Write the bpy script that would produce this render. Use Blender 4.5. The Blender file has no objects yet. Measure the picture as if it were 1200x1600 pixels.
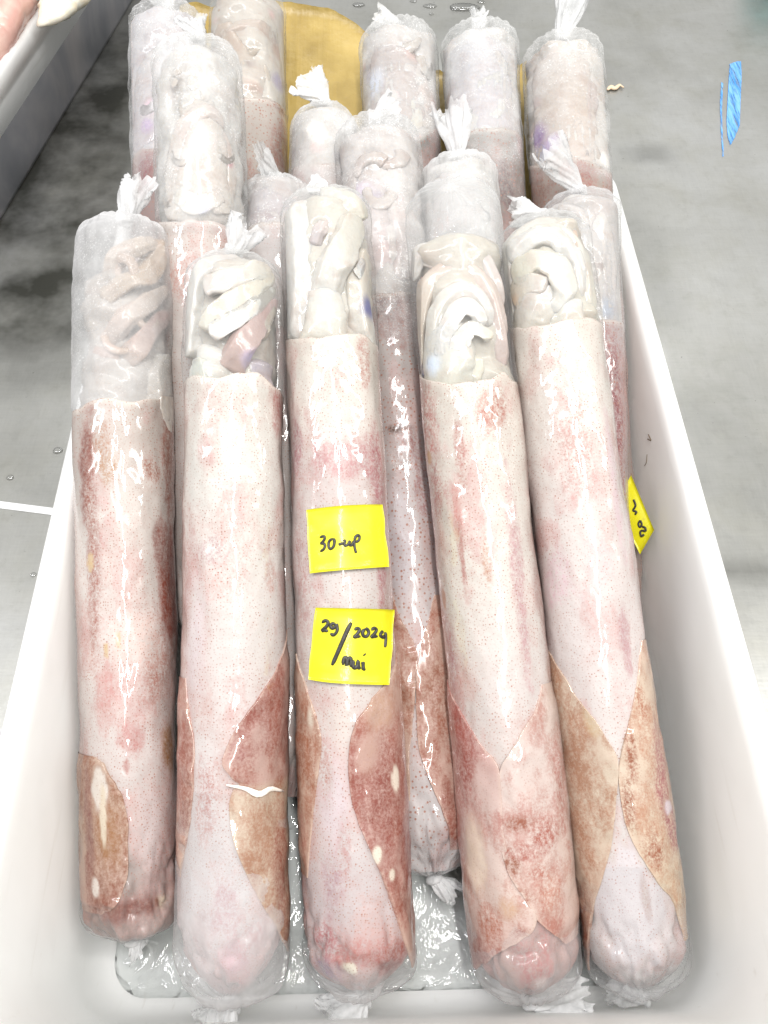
import bpy, math, random
import numpy as np
from mathutils import Vector, Matrix

random.seed(4)
RNG = np.random.default_rng(11)
scene = bpy.context.scene
COL = scene.collection

# ------------------------------------------------------------------ camera
FPX = 1250.0                      # focal length in pixels of the 1200 x 1600 photograph
PITCH = math.radians(58)          # looking down
CAM = np.array([0.0, 0.0, 0.656])
cam_d = bpy.data.cameras.new('camera')
cam_d.sensor_fit = 'VERTICAL'
cam_d.sensor_height = 36.0
cam_d.lens = 36.0 * FPX / 1600.0
cam_d.clip_start = 0.01
cam_d.clip_end = 60
cam = bpy.data.objects.new('camera', cam_d)
cam.location = CAM
cam.rotation_euler = (math.pi / 2 - PITCH, 0, 0)
COL.objects.link(cam)
scene.camera = cam

# ------------------------------------------------------------------ room light
world = bpy.data.worlds.new('World')
scene.world = world
world.use_nodes = True
bg = world.node_tree.nodes['Background']
bg.inputs[0].default_value = (0.98, 0.985, 0.97, 1)
bg.inputs[1].default_value = 0.56


def area(name, loc, size, power, color=(1, 1, 1), aim=(0, 0.3, 0)):
    d = bpy.data.lights.new(name, 'AREA')
    d.shape = 'RECTANGLE'
    d.size, d.size_y = size
    d.energy = power
    d.color = color
    o = bpy.data.objects.new(name, d)
    o.location = loc
    v = Vector(aim) - Vector(loc)
    o.rotation_euler = v.to_track_quat('-Z', 'Y').to_euler()
    COL.objects.link(o)
    return o


# fluorescent strips of the market hall, overhead along the table
area('ceiling_strip_lamp', (0.20, -0.25, 2.1), (0.10, 1.5), 34, (1.0, 0.985, 0.96), (0.10, 0.3, 0))
area('ceiling_strip_lamp', (-0.95, 0.2, 2.0), (0.14, 2.2), 26, (0.96, 0.96, 1.0), (0, 0.3, 0))
area('ceiling_strip_lamp', (1.2, 0.3, 2.0), (0.14, 2.2), 24, (1.0, 0.985, 0.95), (0, 0.3, 0))

area('ceiling_strip_lamp', (0.1, 2.1, 1.9), (1.8, 0.12), 10, (0.98, 0.99, 1.0), (0, 0.6, 0))

scene.view_settings.view_transform = 'Standard'
scene.view_settings.look = 'None'
scene.view_settings.exposure = 0.18
scene.view_settings.gamma = 1.0
scene.cycles.max_bounces = 10
scene.cycles.diffuse_bounces = 6
scene.cycles.glossy_bounces = 4
scene.cycles.transmission_bounces = 6
scene.cycles.transparent_max_bounces = 24
scene.cycles.caustics_reflective = False
scene.cycles.caustics_refractive = False
scene.cycles.sample_clamp_indirect = 4.0
scene.cycles.use_denoising = True

# ------------------------------------------------------------------ measuring helpers
FW = np.array([0, math.cos(PITCH), -math.sin(PITCH)])
UP = np.array([0, math.sin(PITCH), math.cos(PITCH)])
RT = np.array([1.0, 0, 0])


def ray(x, y):
    return FW + RT * (x - 600) / FPX - UP * (y - 800) / FPX


def at(x, y, z):
    """point on the level z that a sight line through photo pixel x, y meets"""
    v = ray(x, y)
    return CAM + v * ((z - CAM[2]) / v[2])


def at_plane(x, y, p0, n):
    v = ray(x, y)
    return CAM + v * (np.dot(p0 - CAM, n) / np.dot(v, n))


def srgb(r, g, b):
    c = np.array([r, g, b]) / 255.0
    return np.where(c <= 0.04045, c / 12.92, ((c + 0.055) / 1.055) ** 2.4)


# ------------------------------------------------------------------ noise in numpy
def _hash(ix, iy, iz, seed):
    with np.errstate(over='ignore'):
        h = (ix.astype(np.int64) * 374761393 + iy.astype(np.int64) * 668265263 +
             iz.astype(np.int64) * 2147483647 + seed * 974711) & 0xffffffff
        h = ((h ^ (h >> 13)) * 1274126177) & 0xffffffff
        h = h ^ (h >> 16)
    return (h & 0xffff) / 65535.0


def vnoise(p, seed=0):
    i = np.floor(p).astype(np.int64)
    f = p - i
    f = f * f * (3 - 2 * f)
    out = 0
    for dx in (0, 1):
        for dy in (0, 1):
            for dz in (0, 1):
                w = (f[:, 0] if dx else 1 - f[:, 0]) * (f[:, 1] if dy else 1 - f[:, 1]) * (f[:, 2] if dz else 1 - f[:, 2])
                out = out + w * _hash(i[:, 0] + dx, i[:, 1] + dy, i[:, 2] + dz, seed)
    return out


def fbm(p, seed=0, octv=4, gain=0.5):
    a, t, s = 1.0, 0.0, 0.0
    for k in range(octv):
        s = s + a * vnoise(p * (2.03 ** k) + 17.3 * k, seed + k)
        t += a
        a *= gain
    return s / t


def sstep(a, b, x):
    t = np.clip((x - a) / (b - a), 0, 1)
    return t * t * (3 - 2 * t)


# ------------------------------------------------------------------ object helpers
def link(o, parent=None):
    COL.objects.link(o)
    if parent is not None:
        o.parent = parent
    return o


def tag(o, label, cat, group=None):
    o['label'] = label
    o['category'] = cat
    if group:
        o['group'] = group
    return o


def empty(name, loc, label=None, cat=None, group=None):
    o = bpy.data.objects.new(name, None)
    o.empty_display_size = 0.02
    o.location = loc
    COL.objects.link(o)
    if label:
        tag(o, label, cat, group)
    return o


def make_mesh(name, v, f, col=None, smooth=True, extra=None, pat=None):
    v = np.asarray(v, dtype=np.float32)
    me = bpy.data.meshes.new(name)
    if isinstance(f, np.ndarray):
        n, k = f.shape
        me.vertices.add(len(v))
        me.vertices.foreach_set('co', v.ravel())
        me.loops.add(n * k)
        me.loops.foreach_set('vertex_index', f.astype(np.int32).ravel())
        me.polygons.add(n)
        me.polygons.foreach_set('loop_start', (np.arange(n) * k).astype(np.int32))
        me.polygons.foreach_set('loop_total', np.full(n, k, dtype=np.int32))
        me.update(calc_edges=True)
        me.validate()
    else:
        me.from_pydata([tuple(map(float, q)) for q in v], [], f)
    if smooth:
        me.polygons.foreach_set('use_smooth', np.ones(len(me.polygons), dtype=bool))
    if col is not None:
        c = np.ones((len(v), 4), dtype=np.float32)
        c[:, :col.shape[1]] = col
        a = me.color_attributes.new('Col', 'FLOAT_COLOR', 'POINT')
        a.data.foreach_set('color', c.ravel())
    if pat is not None:
        a = me.color_attributes.new('Pat', 'FLOAT_COLOR', 'POINT')
        a.data.foreach_set('color', np.asarray(pat, dtype=np.float32).ravel())
    if extra is not None:
        for k2, arr in extra.items():
            a = me.attributes.new(k2, 'FLOAT', 'POINT')
            a.data.foreach_set('value', np.asarray(arr, dtype=np.float32))
    return me


def mobj(name, v, f, m, parent=None, col=None, smooth=True, extra=None, origin=None, pat=None):
    v = np.asarray(v, dtype=np.float64)
    if parent is not None:
        off = PLOC[parent.name]
    else:
        off = np.zeros(3) if origin is None else np.asarray(origin)
    me = make_mesh(name, v - off, f, col, smooth, extra, pat)
    me.materials.append(m)
    o = bpy.data.objects.new(name, me)
    if parent is None:
        o.location = off
        COL.objects.link(o)
        PLOC[o.name] = off
    else:
        COL.objects.link(o)
        o.parent = parent
        PLOC[o.name] = off
    return o


PLOC = {}


def thing(name, loc, label, cat, group=None):
    o = empty(name, loc, label, cat, group)
    PLOC[o.name] = np.array(loc, dtype=float)
    return o


def grid_faces(nu, nv, wrap_u=False):
    """vertex index = j*nu + i, i across (optionally wrapped), j along"""
    i = np.arange(nu if wrap_u else nu - 1)
    j = np.arange(nv - 1)
    I, J = np.meshgrid(i, j)
    I, J = I.ravel(), J.ravel()
    I2 = (I + 1) % nu
    return np.stack([J * nu + I, J * nu + I2, (J + 1) * nu + I2, (J + 1) * nu + I], axis=1)


def resample(pts, n, smooth=True):
    pts = np.asarray(pts, dtype=float)
    if smooth and len(pts) > 2:                    # Catmull-Rom
        p = np.vstack([2 * pts[0] - pts[1], pts, 2 * pts[-1] - pts[-2]])
        out = []
        for k in range(1, len(p) - 2):
            t = np.linspace(0, 1, 24, endpoint=False)[:, None]
            a, b, c, d = p[k - 1], p[k], p[k + 1], p[k + 2]
            out.append(0.5 * ((2 * b) + (-a + c) * t + (2 * a - 5 * b + 4 * c - d) * t ** 2 + (-a + 3 * b - 3 * c + d) * t ** 3))
        out.append(p[-2][None])
        pts = np.vstack(out)
    L = np.concatenate([[0], np.cumsum(np.linalg.norm(np.diff(pts[:, :3], axis=0), axis=1))])
    t = np.linspace(0, L[-1], n)
    return np.stack([np.interp(t, L, pts[:, k]) for k in range(pts.shape[1])], axis=1)


def sweep(path, rad, nseg=14, flat=None, flat_n=None):
    """closed tapered tube along path; flat squashes it along flat_n"""
    path = np.asarray(path)
    n = len(path)
    tan = np.gradient(path, axis=0)
    tan /= np.linalg.norm(tan, axis=1)[:, None] + 1e-12
    ref = np.array([0, 0, 1.0]) if flat_n is None else np.asarray(flat_n)
    V = []
    a = np.linspace(0, 2 * np.pi, nseg, endpoint=False)
    for k in range(n):
        s = np.cross(tan[k], ref)
        if np.linalg.norm(s) < 1e-4:
            s = np.cross(tan[k], [1, 0, 0.2])
        s /= np.linalg.norm(s)
        t2 = np.cross(s, tan[k])
        fl = 1.0 if flat is None else flat
        V.append(path[k] + rad[k] * (np.cos(a)[:, None] * s + fl * np.sin(a)[:, None] * t2))
    V = np.vstack(V)
    f = [tuple(q) for q in grid_faces(nseg, n, True)]
    V = np.vstack([V, path[0], path[-1]])
    c0, c1 = len(V) - 2, len(V) - 1
    for k in range(nseg):
        f.append((c0, (k + 1) % nseg, k))
        f.append((c1, (n - 1) * nseg + k, (n - 1) * nseg + (k + 1) % nseg))
    return V, f


# ------------------------------------------------------------------ materials
class NT:
    def __init__(self, name):
        self.m = bpy.data.materials.new(name)
        self.m.use_nodes = True
        self.t = self.m.node_tree
        self.b = self.t.nodes['Principled BSDF']
        self.out = self.t.nodes['Material Output']

    def n(self, typ, **kw):
        nd = self.t.nodes.new(typ)
        for k, v in kw.items():
            if k.startswith('i_'):
                nd.inputs[k[2:].replace('_', ' ')].default_value = v
            else:
                setattr(nd, k, v)
        return nd

    def l(self, a, b):
        self.t.links.new(a, b)

    def math(self, op, a, b=None, c=None, clamp=False):
        nd = self.n('ShaderNodeMath', operation=op, use_clamp=clamp)
        for k, v in enumerate((a, b, c)):
            if v is None:
                continue
            if isinstance(v, (int, float)):
                nd.inputs[k].default_value = v
            else:
                self.l(v, nd.inputs[k])
        return nd.outputs[0]

    def noise(self, vec, scale, detail=4, rough=0.5, dist=0.0):
        nd = self.n('ShaderNodeTexNoise')
        nd.inputs['Scale'].default_value = scale
        nd.inputs['Detail'].default_value = detail
        nd.inputs['Roughness'].default_value = rough
        nd.inputs['Distortion'].default_value = dist
        if vec is not None:
            self.l(vec, nd.inputs['Vector'])
        return nd.outputs['Fac']

    def ramp(self, fac, stops, interp='LINEAR'):
        nd = self.n('ShaderNodeValToRGB')
        nd.color_ramp.interpolation = interp
        e = nd.color_ramp.elements
        while len(e) < len(stops):
            e.new(0.5)
        for k, (p, c) in enumerate(stops):
            e[k].position = p
            e[k].color = tuple(c) + (1,) if len(c) == 3 else c
        self.l(fac, nd.inputs[0])
        return nd.outputs[0]

    def mix(self, fac, a, b, blend='MIX'):
        nd = self.n('ShaderNodeMix', data_type='RGBA', blend_type=blend)
        for sock, v in ((nd.inputs[0], fac), (nd.inputs[6], a), (nd.inputs[7], b)):
            if isinstance(v, (int, float)):
                sock.default_value = v
            elif isinstance(v, (tuple, list, np.ndarray)):
                sock.default_value = tuple(v) + (1,) if len(v) == 3 else tuple(v)
            else:
                self.l(v, sock)
        return nd.outputs[2]

    def coord(self, scale=(1, 1, 1), out='Object', rot=(0, 0, 0)):
        tc = self.n('ShaderNodeTexCoord')
        mp = self.n('ShaderNodeMapping')
        mp.inputs['Scale'].default_value = scale
        mp.inputs['Rotation'].default_value = rot
        self.l(tc.outputs[out], mp.inputs[0])
        return mp.outputs[0]

    def bump(self, h, strength, dist, normal=None):
        nd = self.n('ShaderNodeBump')
        nd.inputs['Strength'].default_value = strength
        nd.inputs['Distance'].default_value = dist
        self.l(h, nd.inputs['Height'])
        if normal is not None:
            self.l(normal, nd.inputs['Normal'])
        return nd.outputs[0]


def mat_skin(name, coat=0.9, wr=1.0, dot_scale=500, dot_amt=0.95):
    """squid skin: base colour, ragged pigment patches, chromatophore dots, tight wet film as a coat"""
    k = NT(name)
    at_ = k.n('ShaderNodeAttribute', attribute_name='Col')
    pa = k.n('ShaderNodeAttribute', attribute_name='Pat')
    so = k.n('ShaderNodeAttribute', attribute_name='ragged')
    v = k.coord()
    c = at_.outputs['Color']
    n1 = k.noise(v, 340, 3, 0.6)
    n2 = k.noise(v, 75, 3, 0.65)
    c = k.mix(k.math('MULTIPLY', k.math('SUBTRACT', n2, 0.48, clamp=True), 1.7, clamp=True), c, (0.93, 0.80, 0.78), 'MULTIPLY')
    # pigment breaks up into grains and streaks that run along the animal
    ta = k.n('ShaderNodeAttribute', attribute_name='around')
    ts = k.n('ShaderNodeAttribute', attribute_name='along')
    cx = k.n('ShaderNodeCombineXYZ')
    k.l(ta.outputs['Fac'], cx.inputs[0])
    k.l(ts.outputs['Fac'], cx.inputs[1])
    sm = k.n('ShaderNodeMapping')
    sm.inputs['Scale'].default_value = (1, 0.5, 1)
    k.l(cx.outputs[0], sm.inputs[0])
    streak = k.noise(sm.outputs[0], 300, 4, 0.65, 0.5)
    grain = k.noise(v, 620, 3, 0.7, 0.3)
    gsum = k.math('ADD', k.math('MULTIPLY', k.math('SUBTRACT', grain, 0.5), 1.0), k.math('MULTIPLY', k.math('SUBTRACT', streak, 0.5), 0.95))
    gsum = k.math('MULTIPLY', gsum, k.math('MULTIPLY', so.outputs['Fac'], 3.2))
    a = k.math('ADD', pa.outputs['Alpha'], gsum)
    a = k.math('MULTIPLY', a, k.math('MULTIPLY', pa.outputs['Alpha'], 3.0, clamp=True), clamp=True)
    c = k.mix(a, c, pa.outputs['Color'])
    vo = k.n('ShaderNodeTexVoronoi', feature='F1', voronoi_dimensions='2D')
    vo.inputs['Scale'].default_value = dot_scale
    vo.inputs['Randomness'].default_value = 1.0
    k.l(cx.outputs[0], vo.inputs['Vector'])
    sep = k.n('ShaderNodeSeparateColor')
    k.l(vo.outputs['Color'], sep.inputs[0])
    size = k.math('MULTIPLY_ADD', sep.outputs[0], 0.20, 0.13)
    d = k.math('MULTIPLY', k.math('SUBTRACT', size, vo.outputs['Distance']), 7.0, clamp=True)
    d = k.math('MULTIPLY', d, at_.outputs['Alpha'])
    d = k.math('MULTIPLY', d, k.math('MULTIPLY_ADD', sep.outputs[1], 1.1, 0.15))
    d = k.math('MULTIPLY', d, dot_amt, clamp=True)
    c = k.mix(d, c, (0.26, 0.12, 0.085))
    k.l(c, k.b.inputs['Base Color'])
    k.b.inputs['Roughness'].default_value = 0.5
    b1 = k.bump(n1, 0.22, 0.001)
    k.l(b1, k.b.inputs['Normal'])
    k.b.inputs['Coat Weight'].default_value = coat
    k.l(k.math('MULTIPLY_ADD', k.math('SUBTRACT', k.noise(v, 38, 2, 0.5), 0.44, clamp=True), 0.7, 0.03), k.b.inputs['Coat Roughness'])
    w1 = k.noise(k.coord((1, 0.4, 0.4)), 85, 2, 0.5, 0.5)
    b2 = k.bump(w1, 0.21 * wr, 0.006)
    k.l(b2, k.b.inputs['Coat Normal'])
    return k.m


def mat_film(name, frost=0.12, tint=(0.93, 0.95, 0.97), crinkle=0.6, edge=0.35, rough=0.06, bead=0.0):
    """clear polythene: see-through, glossy, with a milky haze where it is frosted"""
    k = NT(name)
    v = k.coord()
    w1 = k.noise(v, 48, 3, 0.5, 0.7)
    nb = k.bump(w1, crinkle * 0.7, 0.006)
    tr = k.n('ShaderNodeBsdfTransparent')
    tr.inputs[0].default_value = (0.985, 0.99, 0.99, 1)
    gl = k.n('ShaderNodeBsdfGlossy')
    gl.inputs['Roughness'].default_value = rough
    k.l(nb, gl.inputs['Normal'])
    fr = k.n('ShaderNodeFresnel')
    fr.inputs['IOR'].default_value = 1.42
    k.l(nb, fr.inputs['Normal'])
    m1 = k.n('ShaderNodeMixShader')
    ge = k.n('ShaderNodeNewGeometry')
    front = k.math('SUBTRACT', 1.0, ge.outputs['Backfacing'])
    k.l(k.math('MULTIPLY', k.math('MULTIPLY', fr.outputs[0], 0.9, clamp=True), front), m1.inputs[0])
    k.l(tr.outputs[0], m1.inputs[1])
    k.l(gl.outputs[0], m1.inputs[2])
    df = k.n('ShaderNodeBsdfDiffuse')
    df.inputs[0].default_value = tuple(tint) + (1,)
    tl = k.n('ShaderNodeBsdfTranslucent')
    tl.inputs[0].default_value = tuple(tint) + (1,)
    md = k.n('ShaderNodeMixShader')
    md.inputs[0].default_value = 0.35
    k.l(df.outputs[0], md.inputs[1])
    k.l(tl.outputs[0], md.inputs[2])
    lw = k.n('ShaderNodeLayerWeight')
    lw.inputs['Blend'].default_value = 0.3
    n = k.noise(v, 34, 4, 0.65)
    n = k.math('MULTIPLY', k.math('SUBTRACT', n, 0.36, clamp=True), 3.6, clamp=True)
    cl = k.n('ShaderNodeAttribute', attribute_name='clear')
    keep = k.math('SUBTRACT', 1.0, cl.outputs['Fac'], clamp=True)
    fa = k.math('MULTIPLY', n, frost)
    fa = k.math('ADD', fa, k.math('MULTIPLY', k.math('MULTIPLY', k.math('POWER', lw.outputs['Facing'], 3.0), edge), front))
    if bead > 0:                                # frost crystals and droplets on the film
        nb2 = k.noise(v, 700, 2, 0.6)
        sp = k.math('MULTIPLY', k.math('SUBTRACT', nb2, 0.56, clamp=True), 8.0, clamp=True)
        n3 = k.math('MULTIPLY', k.math('SUBTRACT', k.noise(v, 38, 3, 0.6), 0.42, clamp=True), 5, clamp=True)
        fa = k.math('ADD', fa, k.math('MULTIPLY', k.math('MULTIPLY', sp, n3), bead))
    at_ = k.n('ShaderNodeAttribute', attribute_name='haze')
    fa = k.math('MULTIPLY', k.math('ADD', fa, at_.outputs['Fac']), keep)
    fa = k.math('MINIMUM', fa, 0.95, clamp=True)
    m2 = k.n('ShaderNodeMixShader')
    k.l(fa, m2.inputs[0])
    k.l(m1.outputs[0], m2.inputs[1])
    k.l(md.outputs[0], m2.inputs[2])
    k.l(m2.outputs[0], k.out.inputs['Surface'])
    return k.m


def mat_plain(name, color, rough=0.5, metal=0.0, noise_amt=0.0, nscale=40, spec=0.5, sss=0.0):
    k = NT(name)
    if noise_amt:
        v = k.coord()
        f = k.noise(v, nscale, 5, 0.6)
        c = k.mix(k.math('MULTIPLY', k.math('SUBTRACT', f, 0.4, clamp=True), noise_amt * 3, clamp=True), color, tuple(np.array(color) * 0.55))
        k.l(c, k.b.inputs['Base Color'])
        k.l(k.bump(f, 0.2, 0.001), k.b.inputs['Normal'])
    else:
        k.b.inputs['Base Color'].default_value = tuple(color) + (1,)
    k.b.inputs['Roughness'].default_value = rough
    k.b.inputs['Metallic'].default_value = metal
    k.b.inputs['Specular IOR Level'].default_value = spec
    k.b.inputs['Subsurface Weight'].default_value = sss
    k.b.inputs['Subsurface Radius'].default_value = (1, 0.8, 0.6)
    k.b.inputs['Subsurface Scale'].default_value = 0.004
    return k.m


def mat_tray():
    k = NT('white_polythene')
    v = k.coord()
    n = k.noise(v, 9, 4, 0.6)
    c = k.mix(k.math('MULTIPLY', k.math('SUBTRACT', n, 0.45, clamp=True), 0.8, clamp=True), (0.93, 0.935, 0.925), (0.89, 0.89, 0.865))
    sm = k.noise(v, 160, 3, 0.7)
    c = k.mix(k.math('MULTIPLY', k.math('SUBTRACT', sm, 0.66, clamp=True), 1.2, clamp=True), c, (0.55, 0.53, 0.48))
    scr = k.noise(k.coord((1.0, 0.03, 0.4), rot=(0, 0, 0.25)), 260, 2, 0.6)
    c = k.mix(k.math('MULTIPLY', k.math('SUBTRACT', scr, 0.64, clamp=True), 3.0, clamp=True), c, (0.70, 0.68, 0.63))
    k.l(c, k.b.inputs['Base Color'])
    k.b.inputs['Roughness'].default_value = 0.33
    k.l(k.math('MULTIPLY_ADD', k.noise(v, 30, 4, 0.6), 0.3, 0.2), k.b.inputs['Roughness'])
    h = k.noise(v, 26, 2, 0.5)
    k.l(k.bump(h, 0.25, 0.004), k.b.inputs['Normal'])
    tl = k.n('ShaderNodeBsdfTranslucent')
    tl.inputs[0].default_value = (0.95, 0.95, 0.93, 1)
    mx = k.n('ShaderNodeMixShader')
    mx.inputs[0].default_value = 0.35
    k.l(k.b.outputs[0], mx.inputs[1])
    k.l(tl.outputs[0], mx.inputs[2])
    k.l(mx.outputs[0], k.out.inputs['Surface'])
    return k.m


def mat_steel():
    k = NT('wet_stainless_steel')
    v = k.coord()
    big = k.noise(v, 3.2, 5, 0.6, 0.4)
    brush = k.noise(k.coord((1.0, 0.05, 1)), 420, 3, 0.6)
    brush2 = k.noise(k.coord((0.05, 1.0, 1)), 420, 3, 0.6)
    mid = k.noise(v, 14, 6, 0.65, 0.3)
    fine = k.noise(v, 70, 5, 0.7)
    c = k.ramp(big, [(0.30, (0.38, 0.378, 0.355)), (0.5, (0.49, 0.487, 0.46)), (0.72, (0.60, 0.60, 0.585))])
    c = k.mix(k.math('MULTIPLY', k.math('SUBTRACT', mid, 0.46, clamp=True), 2.6, clamp=True), c, (0.80, 0.79, 0.74), 'MULTIPLY')
    c = k.mix(k.math('MULTIPLY', k.math('SUBTRACT', fine, 0.52, clamp=True), 2.2, clamp=True), c, (0.78, 0.78, 0.76), 'MULTIPLY')
    hatch = k.math('MULTIPLY', k.math('ADD', brush, brush2), 0.5)
    c = k.mix(k.math('MULTIPLY', k.math('SUBTRACT', hatch, 0.42, clamp=True), 1.3, clamp=True), c, (0.80, 0.81, 0.82), 'MULTIPLY')
    # specks of dirt
    sp = k.math('MULTIPLY', k.math('SUBTRACT', k.noise(v, 230, 2, 0.5), 0.73, clamp=True), 14, clamp=True)
    c = k.mix(sp, c, (0.10, 0.09, 0.08))
    # grimy wet patches and dark reflections left of the tray, painted into the colour
    st = k.n('ShaderNodeAttribute', attribute_name='grime_and_reflection')
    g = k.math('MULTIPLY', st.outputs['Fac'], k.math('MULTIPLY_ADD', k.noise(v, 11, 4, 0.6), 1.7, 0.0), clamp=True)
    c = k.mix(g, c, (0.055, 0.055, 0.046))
    k.l(c, k.b.inputs['Base Color'])
    k.b.inputs['Metallic'].default_value = 0.75
    r = k.math('MULTIPLY_ADD', mid, 0.30, 0.22)
    k.l(r, k.b.inputs['Roughness'])
    hb = k.math('ADD', brush, brush2)
    nb = k.bump(hb, 0.12, 0.0005)
    k.l(k.bump(mid, 0.12, 0.004, nb), k.b.inputs['Normal'])
    return k.m


def mat_paint(name, rough=0.5, coat=0.55, sss=0.5, bumps=0.3):
    """flesh whose colour is painted per point"""
    k = NT(name)
    at_ = k.n('ShaderNodeAttribute', attribute_name='Col')
    v = k.coord()
    n1 = k.noise(v, 190, 3, 0.65)
    c = k.mix(k.math('MULTIPLY', k.math('SUBTRACT', n1, 0.45, clamp=True), 1.4, clamp=True), at_.outputs['Color'], (0.90, 0.82, 0.76), 'MULTIPLY')
    k.l(c, k.b.inputs['Base Color'])
    k.b.inputs['Roughness'].default_value = rough
    k.b.inputs['Coat Weight'].default_value = coat
    k.b.inputs['Coat Roughness'].default_value = 0.12
    k.b.inputs['Subsurface Weight'].default_value = sss
    k.b.inputs['Subsurface Radius'].default_value = (1.0, 0.8, 0.6)
    k.b.inputs['Subsurface Scale'].default_value = 0.004
    h = k.noise(v, 110, 3, 0.6)
    k.l(k.bump(h, bumps, 0.003), k.b.inputs['Normal'])
    return k.m


M = {
    'skin': mat_skin('speckled_squid_skin'),
    'skin_rear': mat_skin('coarse_speckled_skin', dot_scale=300, dot_amt=1.4),
    'fin': mat_skin('squid_fin_skin', dot_scale=520, wr=0.8, dot_amt=0.5),
    'flesh': mat_paint('squid_arm_flesh'),
    'film': mat_film('clear_polythene', 0.05, tint=(0.86, 0.86, 0.86), crinkle=0.85, edge=0.30),
    'film_end': mat_film('crumpled_polythene', 0.10, tint=(0.86, 0.86, 0.86), crinkle=1.3, edge=0.30),
    'film_mid': mat_film('hazy_polythene', 0.20, tint=(0.80, 0.80, 0.805), crinkle=0.5, edge=0.4, bead=0.25),
    'film_frost': mat_film('frosted_polythene', 0.34, tint=(0.84, 0.84, 0.835), crinkle=0.55, edge=0.45, bead=0.42),
    'tail': mat_film('gathered_polythene', 0.5, tint=(0.84, 0.84, 0.84), crinkle=0.6, edge=0.4, rough=0.12),
    'tray': mat_tray(),
    'steel': mat_steel(),
}

# ------------------------------------------------------------------ table
def build_table():
    # one sheet of steel with a finer mesh where it is in view, so that the dirt and painted dark reflections have a place of their own
    nx, ny = 150, 150
    xs = np.linspace(-1.6, 1.7, nx)
    ys = np.linspace(-0.9, 2.0, ny)
    X, Y = np.meshgrid(xs, ys)
    V = np.stack([X.ravel(), Y.ravel(), np.zeros(nx * ny)], axis=1)
    p = V * 1.0
    g = np.zeros(len(V))

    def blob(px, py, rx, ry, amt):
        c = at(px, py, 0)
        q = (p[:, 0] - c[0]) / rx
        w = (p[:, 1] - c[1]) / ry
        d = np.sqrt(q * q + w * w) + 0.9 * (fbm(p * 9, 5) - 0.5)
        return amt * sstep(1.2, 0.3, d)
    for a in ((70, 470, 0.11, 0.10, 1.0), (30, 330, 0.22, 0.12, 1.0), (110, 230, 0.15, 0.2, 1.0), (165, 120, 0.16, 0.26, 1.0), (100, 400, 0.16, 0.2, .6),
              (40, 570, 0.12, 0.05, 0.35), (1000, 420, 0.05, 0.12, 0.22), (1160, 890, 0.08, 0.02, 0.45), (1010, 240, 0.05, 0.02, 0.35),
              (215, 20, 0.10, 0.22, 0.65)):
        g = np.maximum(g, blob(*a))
    o = mobj('table_top', V, grid_faces(nx, ny), M['steel'], extra={'grime_and_reflection': g})
    o['kind'] = 'structure'
    # the folded edge of the steel sheet, left of the tray
    a, b = at(-140, 771, 0.0), at(180, 812, 0.0)
    path = resample([a, b], 12, False)
    path[:, 2] += 0.0004
    Vs, f = sweep(path, np.full(12, 0.0042), 10, flat=0.35)
    s = mobj('folded_seam', Vs, f, mat_plain('polished_steel_edge', (0.90, 0.90, 0.90), 0.25, 0.2), parent=o)
    return o


build_table()

# ------------------------------------------------------------------ trays
TRAY_W, TRAY_Y0, TRAY_Y1, TRAY_H = 0.463, -0.027, 0.700, 0.182


def rrect(hx, hy, rad, n=160):
    """rounded rectangle outline with a fixed number of points"""
    rad = max(min(rad, hx - 1e-4, hy - 1e-4), 1e-4)
    out = []
    q = n // 4
    for cx, cy, a0 in ((hx - rad, hy - rad, 0), (-hx + rad, hy - rad, 90), (-hx + rad, -hy + rad, 180), (hx - rad, -hy + rad, 270)):
        for k in range(q):
            a = math.radians(a0 + 90 * k / (q - 1))
            out.append((cx + rad * math.cos(a), cy + rad * math.sin(a)))
    return np.array(out)


def tray_mesh(hx, hy, H):
    # (inset from the outer rim, height, corner radius)
    prof = [(0.016, 0.000, 0.040), (0.012, 0.004, 0.042), (0.003, H - 0.030, 0.046), (0.0028, H - 0.022, 0.047), (0.0, H - 0.021, 0.048), (0.0, H - 0.006, 0.048),
            (0.0012, H - 0.0025, 0.047), (0.0040, H - 0.0003, 0.045), (0.0075, H, 0.042), (0.0100, H - 0.0004, 0.038), (0.0125, H - 0.0022, 0.036), (0.0142, H - 0.006, 0.035),
            (0.0152, H - 0.012, 0.034), (0.0200, H - 0.08, 0.034), (0.0245, 0.040, 0.034), (0.0258, 0.032, 0.034), (0.0275, 0.026, 0.034), (0.0300, 0.0205, 0.032), (0.0328, 0.0172, 0.03),
            (0.0352, 0.0154, 0.028), (0.0370, 0.0146, 0.026), (0.0395, 0.0130, 0.025), (0.0430, 0.0120, 0.024), (0.12, 0.0116, 0.02)]
    n = 160
    V, F = [], []
    for ins, z, rd in prof:
        ring = rrect(hx - ins, hy - ins, rd, n)
        V.append(np.column_stack([ring, np.full(n, z)]))
    F = [tuple(q) for q in grid_faces(n, len(prof), True)]
    V = np.vstack(V)
    F.append(tuple(reversed(range(n))))
    F.append(tuple((len(prof) - 1) * n + k for k in range(n)))
    return V, F


TRAY_ROT = math.radians(1.4)
tray_c = np.array([-0.0035, (TRAY_Y0 + TRAY_Y1) / 2, 0.0005])
Vt, Ft = tray_mesh(TRAY_W / 2, (TRAY_Y1 - TRAY_Y0) / 2, TRAY_H)
tray = mobj('plastic_tray', Vt, Ft, M['tray'])
tray.location = tray_c
tray.rotation_euler = (0, 0, TRAY_ROT)
tag(tray, 'long deep white plastic tray holding all the bagged squid', 'tray')

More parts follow.
